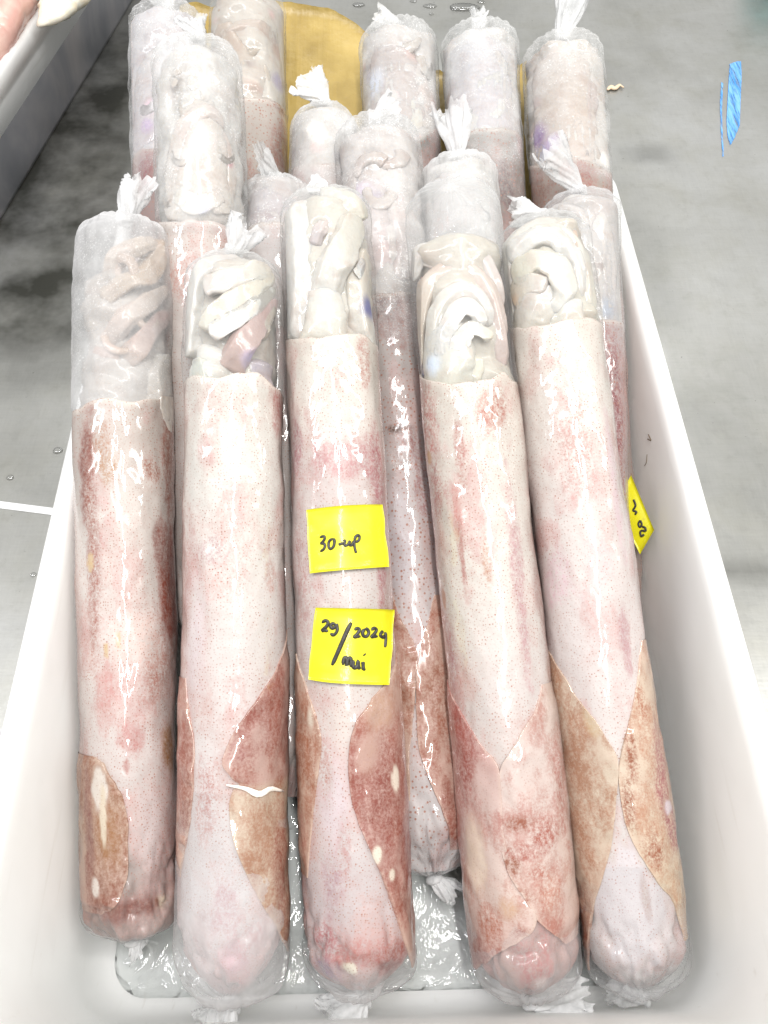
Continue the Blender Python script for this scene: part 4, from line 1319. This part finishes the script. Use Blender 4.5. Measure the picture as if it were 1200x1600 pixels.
tO = Tube((878, 66), .270, (942, 1000), .055, .0352, .0340, seed=15)
rO = squid('rear right corner squid, brown dotted skin with a white flap below its frosted head', tO)
fill(tO, rO, 86, 305, (228, 221, 214))
build_mantle(tO, rO, [(820, 262), (840, 258), (868, 240), (900, 245), (938, 260)], [(245, (196, 164, 144)), (330, (190, 154, 134)), (1000, (186, 152, 138))], [('m', 915, 270, 26, 40, (176, 116, 108), .6, .5), ('m', 840, 310, 30, 40, (166, 126, 112), .5, .5)], ns=150, dots=1.0, mat=M['skin_rear'])
for a in (([(880, 270, .5), (880, 200, .65), (875, 130, .65), (878, 100, .4)], 54, 40, (216, 200, 188), (214, 204, 196)),
          ([(905, 220, .6), (912, 150, .6), (900, 100, .5)], 22, 16, (206, 186, 178), (216, 206, 200)),
          ([(840, 230, .6), (860, 262, .95), (880, 290, .98), (905, 315, .9)], 12, 24, (196, 196, 216), (232, 226, 212), 'flap')):
    a = list(a)
    nm = a.pop() if isinstance(a[-1], str) else 'arm'
    build_arm(tO, rO, *a[:5], nm, feats=[(838, 212, 26, (130, 104, 150), .9), (862, 222, 20, (150, 128, 176), .7), (835, 165, 18, (170, 150, 148), .6)])
tips(tO, rO, 90, 240, 4, 79, (218, 204, 194), 1.6)
build_top_film(tO, rO, M['film_frost'], (905, -28, .012), 56, seed=43, haze=.03, down=.02)

tP = Tube((715, 250), .248, (778, 1200), .055, .0318, .0310, seed=16)
rP = squid('squid behind the arched white arms, white pleated bag tail standing up', tP)
fill(tP, rP, 270, 475, (226, 222, 218))
build_mantle(tP, rP, [(660, 420), (720, 415), (775, 420)], [(415, (206, 186, 182)), (1200, (200, 176, 170))], [], ns=110, dots=.8)
for a in (([(715, 420, .4), (715, 350, .6), (712, 300, .6), (715, 275, .4)], 46, 32, (220, 212, 208), (222, 216, 214)),
          ([(755, 400, .4), (758, 340, .5), (745, 290, .5)], 18, 14, (222, 212, 208), (222, 214, 210))):
    build_arm(tP, rP, *a)
tips(tP, rP, 275, 400, 3, 80, (226, 222, 218), 1.6)
build_top_film(tP, rP, M['film_frost'], (706, 172, .01), 58, seed=45, haze=.12, pleat=14, down=.05)

TUBES = dict(A=tA, B=tB, C=tC, D=tD, E=tE, F=tF, G=tG)

# ------------------------------------------------------------------ notes with handwriting
def mat_note():
    k = NT('yellow_note_paper')
    v = k.coord()
    n = k.noise(v, 60, 5, 0.6)
    c = k.mix(k.math('MULTIPLY', k.math('SUBTRACT', n, 0.5, clamp=True), 1.5, clamp=True), (0.62, 0.575, 0.004), (0.53, 0.48, 0.01))
    sp = k.math('MULTIPLY', k.math('SUBTRACT', k.noise(v, 260, 3, 0.6), 0.66, clamp=True), 5, clamp=True)
    c = k.mix(sp, c, (0.40, 0.33, 0.04))
    k.l(c, k.b.inputs['Base Color'])
    k.b.inputs['Roughness'].default_value = 0.4
    k.b.inputs['Coat Weight'].default_value = 0.35
    k.b.inputs['Coat Roughness'].default_value = 0.15
    k.l(k.bump(k.noise(v, 110, 3, 0.5), 0.3, 0.002), k.b.inputs['Coat Normal'])
    return k.m


M['note'] = mat_note()
M['ink'] = mat_plain('black_marker_ink', (0.022, 0.020, 0.016), 0.45, noise_amt=0.3, nscale=900)


def note_on(tb, root, corners, strokes, seed):
    """square of paper stuck round the bag; corners clockwise from upper left in photo pixels"""
    c = np.array([tb.hit(*q) for q in corners])
    nu, nv = 22, 22
    u, w = np.meshgrid(np.linspace(0, 1, nu), np.linspace(0, 1, nv))
    u, w = u.ravel(), w.ravel()
    P = ((1 - u) * (1 - w))[:, None] * c[0] + (u * (1 - w))[:, None] * c[1] + (u * w)[:, None] * c[2] + ((1 - u) * w)[:, None] * c[3]
    e = np.maximum(np.abs(u - .5), np.abs(w - .5)) * 2
    curl = 0.0026 + 0.0012 * sstep(0.75, 1.0, e) * fbm(np.stack([u * 4, w * 4, u * 0 + seed], axis=1), seed, 2)
    top = tb.surf(P[:, 0], P[:, 1], curl)
    bot = tb.surf(P[:, 0], P[:, 1], curl - 0.0003)
    f1 = grid_faces(nu, nv)
    ring = list(range(nu)) + [nu * q + nu - 1 for q in range(1, nv)] + [nu * (nv - 1) + q for q in range(nu - 2, -1, -1)] + [nu * q for q in range(nv - 2, 0, -1)]
    side = [(a, b, b + nu * nv, a + nu * nv) for a, b in zip(ring, ring[1:] + ring[:1])]
    F = np.vstack([f1, f1[:, ::-1] + nu * nv, np.array(side)])
    o = mobj('note', np.vstack([top, bot]), F, M['note'], root)
    for st, wd in strokes:
        pts = resample(st, max(10, len(st) * 5), True)
        q = np.array([tb.hit(*z) for z in pts])
        path = tb.surf(q[:, 0], q[:, 1], 0.00305)
        n = len(path)
        t = np.linspace(0, 1, n)
        rad = wd * (0.8 + 0.35 * fbm(np.stack([t * 5, t * 0 + wd * 999, t * 0 + st[0][0]], axis=1), 2, 2)) * np.clip(np.minimum(t, 1 - t) / 0.05, 0.55, 1)
        V, f = sweep(path, rad, 8, flat=0.35, flat_n=tb.n)
        mobj('pen_stroke', V, f, M['ink'], o)
    return o


def zz(pts):
    """handwriting read from an enlargement of the photograph"""
    return [(470 + x / 4.706, 760 + y / 4.706) for x, y in pts]


w1, w2 = 0.0009, 0.0011
note_on(tC, rC, [(483, 797), (592, 789), (602, 886), (488, 896)], [
    (zz([(152, 376), (180, 368), (186, 385), (172, 410), (160, 420), (180, 422), (188, 440), (178, 465), (156, 480)]), w1),
    (zz([(236, 385), (215, 410), (214, 445), (228, 462), (248, 440), (252, 400), (238, 385)]), w1),
    (zz([(280, 430), (312, 420)]), w1),
    (zz([(310, 400), (322, 402), (318, 425), (322, 438), (340, 432), (355, 405), (352, 430), (366, 434), (385, 400)]), w1),
    (zz([(388, 395), (385, 430), (392, 470), (398, 492)]), w1),
    (zz([(386, 400), (395, 372), (414, 362), (422, 378), (414, 402), (392, 412)]), w1)], 2)
note_on(tC, rC, [(497, 949), (611, 953), (604, 1070), (486, 1061)], [
    (zz([(172, 1000), (195, 985), (212, 1000), (200, 1030), (172, 1058), (190, 1056), (212, 1062)]), w2),
    (zz([(262, 1012), (240, 1008), (228, 1028), (242, 1042), (264, 1024), (268, 1012), (272, 1060), (250, 1090), (226, 1080)]), w2),
    (zz([(368, 1000), (340, 1060), (300, 1160), (264, 1250), (238, 1312)]), w2 * 1.3),
    (zz([(390, 1055), (408, 1042), (424, 1052), (412, 1080), (388, 1106), (410, 1102), (432, 1104)]), w2),
    (zz([(462, 1048), (446, 1070), (452, 1098), (474, 1102), (488, 1076), (478, 1050), (462, 1048)]), w2),
    (zz([(506, 1056), (524, 1042), (540, 1054), (528, 1080), (506, 1106), (528, 1102), (548, 1104)]), w2),
    (zz([(584, 1062), (564, 1092), (582, 1108), (602, 1100)]), w2),
    (zz([(600, 1072), (604, 1120), (600, 1182)]), w2),
    (zz([(312, 1310), (320, 1262), (338, 1262), (338, 1318), (346, 1268), (366, 1264), (366, 1326)]), w2 * 1.15),
    (zz([(384, 1276), (380, 1310), (390, 1332), (410, 1320), (416, 1282), (420, 1330), (436, 1332)]), w2 * 1.15),
    (zz([(450, 1288), (454, 1340), (462, 1334)]), w2 * 1.1),
    (zz([(458, 1232), (464, 1240)]), w2)], 6)


def side_note():
    """note clinging to the side of the hidden squid, one corner standing off towards the tray wall"""
    th, s = tG.hit(992, 800)
    c0 = tG.surf([math.radians(80)], [s], 0.002)[0]
    nrm = CAM - c0
    nrm /= np.linalg.norm(nrm)
    nrm = nrm + np.array([-0.35, 0, 0.1])
    nrm /= np.linalg.norm(nrm)
    px = [(986, 742), (1022, 828), (1000, 866), (962, 790)]
    c = np.array([at_plane(x, y, c0, nrm) for x, y in px])
    nu = 10
    u, w = np.meshgrid(np.linspace(0, 1, nu), np.linspace(0, 1, nu))
    u, w = u.ravel(), w.ravel()
    P = ((1 - u) * (1 - w))[:, None] * c[0] + (u * (1 - w))[:, None] * c[1] + (u * w)[:, None] * c[2] + ((1 - u) * w)[:, None] * c[3]
    P = P + nrm * (0.0015 * np.sin(u * 3.1) * np.sin(w * 3.1))[:, None]
    f1 = grid_faces(nu, nu)
    ring = list(range(nu)) + [nu * q + nu - 1 for q in range(1, nu)] + [nu * (nu - 1) + q for q in range(nu - 2, -1, -1)] + [nu * q for q in range(nu - 2, 0, -1)]
    side = [(a, b, b + nu * nu, a + nu * nu) for a, b in zip(ring, ring[1:] + ring[:1])]
    F = np.vstack([f1, f1[:, ::-1] + nu * nu, np.array(side)])
    o = mobj('note', np.vstack([P, P - nrm * 0.0004]), F, M['note'], rG)

    def z5(pts):
        return [(930 + x / 2.667, 400 + y / 2.667) for x, y in pts]
    for st in (z5([(160, 1015), (168, 1040), (158, 1060), (172, 1066), (166, 1078)]), z5([(188, 1102), (180, 1115), (186, 1130), (194, 1118), (188, 1102)]),
               z5([(196, 1128), (208, 1132), (210, 1146), (196, 1144), (188, 1150), (192, 1168), (204, 1160)])):
        pts = resample(st, 24)
        path = np.array([at_plane(x, y, c0 + nrm * 0.0017, nrm) for x, y in pts])
        V, f = sweep(path, np.full(24, 0.0008), 8, flat=0.4, flat_n=nrm)
        mobj('pen_stroke', V, f, M['ink'], o)


side_note()

# ------------------------------------------------------------------ yellow board behind the squid
k = NT('waxed_yellow_board')
v_ = k.coord()
n_ = k.noise(v_, 16, 5, 0.6)
cc_ = k.ramp(n_, [(0.3, (0.25, 0.17, 0.042)), (0.55, (0.37, 0.265, 0.078)), (0.8, (0.46, 0.34, 0.12))])
sp_ = k.math('MULTIPLY', k.math('SUBTRACT', k.noise(v_, 42, 4, 0.6), 0.60, clamp=True), 4, clamp=True)
cc_ = k.mix(sp_, cc_, (0.30, 0.18, 0.03))
st_ = k.noise(k.coord((1, 0.06, 0.06)), 130, 3, 0.5)
cc_ = k.mix(k.math('MULTIPLY', k.math('SUBTRACT', st_, 0.5, clamp=True), 1.2, clamp=True), cc_, (0.42, 0.28, 0.06))
k.l(cc_, k.b.inputs['Base Color'])
k.b.inputs['Roughness'].default_value = 0.38
k.l(k.bump(k.math('ADD', st_, k.math('MULTIPLY', n_, 3.0)), 0.35, 0.004), k.b.inputs['Normal'])
M['board'] = k.m


def yellow_board():
    p0 = np.array([0, 0.690, 0.1845])
    sl = math.radians(21)
    nrm = np.array([0, -math.sin(sl), math.cos(sl)])
    top = [(283, 14), (300, 8), (330, 18), (345, 14), (380, 3), (440, 6), (480, 8), (520, 20), (556, 42), (580, 62), (600, 80), (640, 100), (676, 118), (686, 112), (700, 116), (740, 108), (790, 104), (806, 102), (812, 106), (822, 101)]
    tp = np.array([at_plane(x, y, p0, nrm) for x, y in top])
    tp = resample(tp, 90, False)
    w = fbm(np.stack([np.linspace(0, 40, 90), np.zeros(90), np.zeros(90)], axis=1), 3, 3) - 0.5
    tp = tp + np.outer(w, np.array([0, math.cos(sl), math.sin(sl)])) * 0.006
    lo = tp.copy()
    yb = 0.60
    lo[:, 1] = yb
    lo[:, 2] = p0[2] + (yb - p0[1]) * math.tan(sl)
    nv = 16
    t = np.linspace(0, 1, nv)
    V = (tp[None] * (1 - t)[:, None, None] + lo[None] * t[:, None, None])
    ww = fbm(V.reshape(-1, 3) * 12, 8, 2) - 0.5
    V = V.reshape(-1, 3) + np.outer(ww * 0.006 * np.clip((V.reshape(-1, 3)[:, 1] - 0.70) / 0.05, 0, 1), nrm)
    n = len(V)
    V2 = V - nrm * 0.0035
    f1 = grid_faces(90, nv)
    ring = list(range(90)) + [90 * q + 89 for q in range(1, nv)] + [90 * (nv - 1) + q for q in range(88, -1, -1)] + [90 * q for q in range(nv - 2, 0, -1)]
    side = [(b, a, a + n, b + n) for a, b in zip(ring, ring[1:] + ring[:1])]
    F = np.vstack([f1[:, ::-1], f1 + n, np.array(side)])
    org = np.array([0, 0.69, 0.18])
    o = mobj('yellow_board', np.vstack([V + nrm * 0.0035, V2 + nrm * 0.0035]), F, M['board'], origin=org)
    tag(o, 'waxed mustard-yellow board with torn curved edge, behind the rear squid', 'board')


yellow_board()

# ------------------------------------------------------------------ neighbouring tray, upper left, with loose squid
a_, b_ = at(208, 0, 0), at(0, 345, 0)
dirv = (a_ - b_) / np.linalg.norm(a_ - b_)
ang = math.atan2(dirv[1], dirv[0]) - math.pi / 2
hx2, hy2, H2 = 0.215, 0.36, 0.175
left = np.array([-dirv[1], dirv[0], 0])
mid_ = a_ * 0.35 + b_ * 0.65
c2 = mid_ + left * (hx2 - 0.013) + dirv * 0.10
k = NT('dull_steel')
v_ = k.coord()
n_ = k.noise(v_, 9, 4, 0.6, 0.6)
k.l(k.ramp(n_, [(0.3, (0.20, 0.21, 0.235)), (0.5, (0.30, 0.30, 0.325)), (0.72, (0.42, 0.40, 0.41))]), k.b.inputs['Base Color'])
k.b.inputs['Metallic'].default_value = 0.8
k.b.inputs['Roughness'].default_value = 0.42
M['dull'] = k.m


def tub_mesh(hx, hy, H):
    prof = [(0.0, 0.0, 0.03), (0.0, 0.004, 0.03), (-0.0005, H - 0.004, 0.03), (0.0005, H - 0.001, 0.03), (0.0015, H, 0.029), (0.0025, H - 0.001, 0.028), (0.003, H - 0.004, 0.028), (0.003, 0.006, 0.028)]
    V = np.vstack([np.column_stack([rrect(hx - a, hy - a, r, 80), np.full(80, z)]) for a, z, r in prof])
    F = [tuple(q) for q in grid_faces(80, len(prof), True)] + [tuple(reversed(range(80))), tuple((len(prof) - 1) * 80 + q for q in range(80))]
    return V, F


Vn, Fn = tub_mesh(hx2 - 0.013, hy2, 0.106)
tub = mobj('steel_tub', Vn, Fn, M['dull'])
tub.location = (c2[0], c2[1], 0.0005)
tub.rotation_euler = (0, 0, ang)
tag(tub, 'dull grey steel tub at upper left under a white tray', 'tub')
Vn, Fn = tray_mesh(hx2 - 0.003, hy2 + 0.008, 0.075)
tr2 = mobj('plastic_tray', Vn, Fn, M['tray'])
tr2.location = (c2[0], c2[1], 0.0525)
tr2.rotation_euler = (0, 0, ang)
tag(tr2, 'white plastic tray in the steel tub, loose squid over its rim', 'tray')


def loose_squid(name, label, pts, rad, c0, c1, nseg=24, n=60, flat=.75, seed=1):
    P = np.array([at(x, y, z) for x, y, z in pts])
    path = resample(P, n)
    t = np.linspace(0, 1, n)
    r_ = np.interp(t, np.linspace(0, 1, len(rad)), rad)
    r_ = r_ * np.sqrt(np.clip(np.minimum(t / .06, (1 - t) / .10), 0.03, 1))
    V, f = sweep(path, r_, nseg, flat=flat)
    nn = fbm(V * 55, seed, 4)
    V = V + (V - np.vstack([np.repeat(path, nseg, axis=0), path[:1], path[-1:]])) * ((nn - .5) * .5)[:, None]
    c = srgb(*c0) * (1 - sstep(.4, .62, nn))[:, None] + srgb(*c1) * sstep(.4, .62, nn)[:, None]
    pt = np.column_stack([c, np.zeros(len(V))])
    al = np.full((len(V), 1), .3)
    org = V[np.argmin(V[:, 2])]
    o = mobj(name, V, f, M['skin'] if 'pink' in label else M['flesh'], None, np.hstack([c, al]), origin=org, pat=pt)
    tag(o, label, 'squid', 'loose squid in the second tray')


loose_squid('loose_squid', 'raw pink squid lying in the second tray at upper left', [(-170, 190, .10), (-70, 110, .125), (-16, 44, .138), (20, -10, .138), (60, -70, .13)], [.028, .034, .034, .030], (216, 182, 168), (200, 154, 142), seed=3)
loose_squid('loose_squid', 'glossy white squid flesh hanging over the second tray rim', [(140, -60, .128), (112, -22, .139), (88, 12, .143), (70, 30, .138), (58, 40, .132)], [.020, .030, .034, .026, .016], (226, 221, 206), (212, 202, 178), flat=.5, seed=7)
loose_squid('loose_squid', 'white squid edge along the top behind the hanging flesh', [(60, -60, .128), (52, -20, .140), (46, 0, .140)], [.02, .03, .018], (230, 224, 210), (220, 208, 190), flat=.5, seed=9)

# ------------------------------------------------------------------ small things on the table and the tray wall
k = NT('painted_blue_reflection')  # colour of thin patches standing in for a blue reflection on the steel
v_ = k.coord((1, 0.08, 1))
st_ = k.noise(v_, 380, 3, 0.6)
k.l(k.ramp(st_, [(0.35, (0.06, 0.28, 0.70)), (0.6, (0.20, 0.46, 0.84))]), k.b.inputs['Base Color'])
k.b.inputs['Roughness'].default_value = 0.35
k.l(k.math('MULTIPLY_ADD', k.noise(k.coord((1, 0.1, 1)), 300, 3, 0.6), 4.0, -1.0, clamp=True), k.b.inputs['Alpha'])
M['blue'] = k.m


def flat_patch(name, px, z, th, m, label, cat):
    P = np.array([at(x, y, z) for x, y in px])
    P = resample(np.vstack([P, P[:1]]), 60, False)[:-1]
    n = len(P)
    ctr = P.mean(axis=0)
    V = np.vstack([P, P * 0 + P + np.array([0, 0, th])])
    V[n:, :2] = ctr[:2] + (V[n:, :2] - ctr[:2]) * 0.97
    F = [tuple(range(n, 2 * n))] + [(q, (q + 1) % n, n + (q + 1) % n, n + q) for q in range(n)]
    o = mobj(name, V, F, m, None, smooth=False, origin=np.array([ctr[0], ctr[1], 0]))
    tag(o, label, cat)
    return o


flat_patch('blue_reflection', [(1140, 100), (1150, 96), (1158, 95), (1159, 120), (1157, 160), (1156, 196), (1148, 215), (1141, 228), (1137, 215), (1135, 190), (1137, 150)], 0.0006, 0.0006, M['blue'], 'bright blue streaked reflection painted on the steel table at right', 'painted reflection')
flat_patch('blue_reflection', [(1127, 128), (1130, 128), (1128, 170), (1129, 205), (1131, 246), (1129, 246), (1126, 200), (1125, 160)], 0.0006, 0.0004, M['blue'], 'thin faint blue reflection painted just left of the bright blue one', 'painted reflection')

P_ = np.array([at(x, y, .003) for x, y in ((949, 140), (955, 136), (961, 138), (968, 133), (974, 137))])
V_, f_ = sweep(resample(P_, 20), np.interp(np.linspace(0, 1, 20), [0, .3, .6, 1], [.002, .0038, .003, .0014]), 10, flat=.7)
V_ = V_ + 0.0014 * (fbm(V_ * 300, 2, 3) - .5)[:, None]
o_ = mobj('squid_scrap', V_, f_, mat_plain('dried_flesh', (0.78, 0.60, 0.42), 0.5, noise_amt=0.3, nscale=200), None, origin=P_[2] * [1, 1, 0])
tag(o_, 'small tan scrap of squid on the steel table right of the rear squid', 'scrap')

k = NT('water_drop')
tr_ = k.n('ShaderNodeBsdfTransparent')
gl_ = k.n('ShaderNodeBsdfGlossy')
gl_.inputs['Roughness'].default_value = 0.02
fr_ = k.n('ShaderNodeFresnel')
fr_.inputs['IOR'].default_value = 1.5
mx_ = k.n('ShaderNodeMixShader')
k.l(k.math('MULTIPLY_ADD', fr_.outputs[0], 1.0, 0.06, clamp=True), mx_.inputs[0])
k.l(tr_.outputs[0], mx_.inputs[1])
k.l(gl_.outputs[0], mx_.inputs[2])
k.l(mx_.outputs[0], k.out.inputs['Surface'])
M['drop'] = k.m


def drop(px, py, r, el, label):
    c = at(px, py, 0)
    nu, nv = 20, 8
    a = np.linspace(0, 2 * np.pi, nu, endpoint=False)
    V = []
    for q in range(nv):
        e = (q / (nv - 1)) * math.pi / 2
        rr = r * math.cos(e) + 1e-5
        V.append(np.column_stack([c[0] + el * rr * np.cos(a) * (1 + .12 * np.sin(3 * a + px)), c[1] + rr * np.sin(a), np.full(nu, 0.0006 + r * .42 * math.sin(e))]))
    F = [tuple(q) for q in grid_faces(nu, nv, True)] + [tuple((nv - 1) * nu + q for q in range(nu))]
    o = mobj('water_drop', np.vstack(V), F, M['drop'], None, origin=np.array([c[0], c[1], 0]))
    tag(o, label, 'water drop', 'drops of water on the steel table')


for d_ in ((90, 704, .0040, 1.2, 'larger clear drop on the steel left of the tray, above the seam'), (16, 746, .0032, 1.1, 'small clear drop on the steel by the left picture edge'), (52, 898, .0025, 1, 'clear drop on the steel below the seam, left of the tray'),
           (724, 12, .011, 2.2, 'long curved drop behind the rear squid with short upright tail'), (672, 10, .006, 1.8, 'drop behind the rear squid, left of the long curved one'), (674, 22, .003, 1.2, 'tiny drop just below the one behind the rear squid'),
           (752, 3, .004, 1.5, 'drop at the top edge, right of the long curved one'), (560, 8, .006, 1.6, 'drop at the top edge right of the yellow board'), (646, 2, .004, 1.4, 'small drop at the top edge between two larger ones')):
    drop(*d_)

M['hair'] = mat_plain('dark_hair', (0.16, 0.12, 0.08), 0.5)


def wall_hair(pts, r, label):
    # lies on the sloping inner wall of the tray at right
    ca, sa = math.cos(TRAY_ROT), math.sin(TRAY_ROT)
    nrm = np.array([-1 * ca, -1 * sa, 0.07])
    p0 = tray_c + np.array([ca * (TRAY_W / 2 - 0.0192), sa * (TRAY_W / 2 - 0.0192), 0.12])
    q = np.array([at_plane(x, y, p0, nrm) for x, y in pts])
    path = resample(q, 30)
    V, f = sweep(path, np.full(30, r), 6)
    o = mobj('hair', V, f, M['hair'], None, origin=path[-1])
    tag(o, label, 'hair', 'hairs on the tray wall')


wall_hair([(1013, 679), (1017, 688), (1012, 686)], .00045, 'short dark bristle on the inner right tray wall')
wall_hair([(1011, 710), (1010, 722), (1007, 728)], .0003, 'thin dark hair below the short bristle on the tray wall')

# teal crate beyond the far right corner of the table
cz = at(1206, -6, 0)
hx3 = 0.06
Vc, Fc = [], []
ring0 = rrect(hx3, 0.05, 0.01, 40)
for ins, z in ((0.004, 0.0006), (0, 0.004), (0, 0.05), (0.002, 0.052), (0.006, 0.052), (0.007, 0.05), (0.008, 0.008)):
    Vc.append(np.column_stack([ring0 * (1 - ins / hx3), np.full(40, z)]))
Fc = [tuple(q) for q in grid_faces(40, 7, True)] + [tuple(reversed(range(40))), tuple(240 + q for q in range(40))]
o_ = mobj('teal_box', np.vstack(Vc), Fc, mat_plain('teal_plastic', (0.01, 0.30, 0.30), 0.4))
o_.location = (cz[0] + 0.045, cz[1] + 0.045, 0)
tag(o_, 'teal plastic box just showing in the top right corner', 'box')
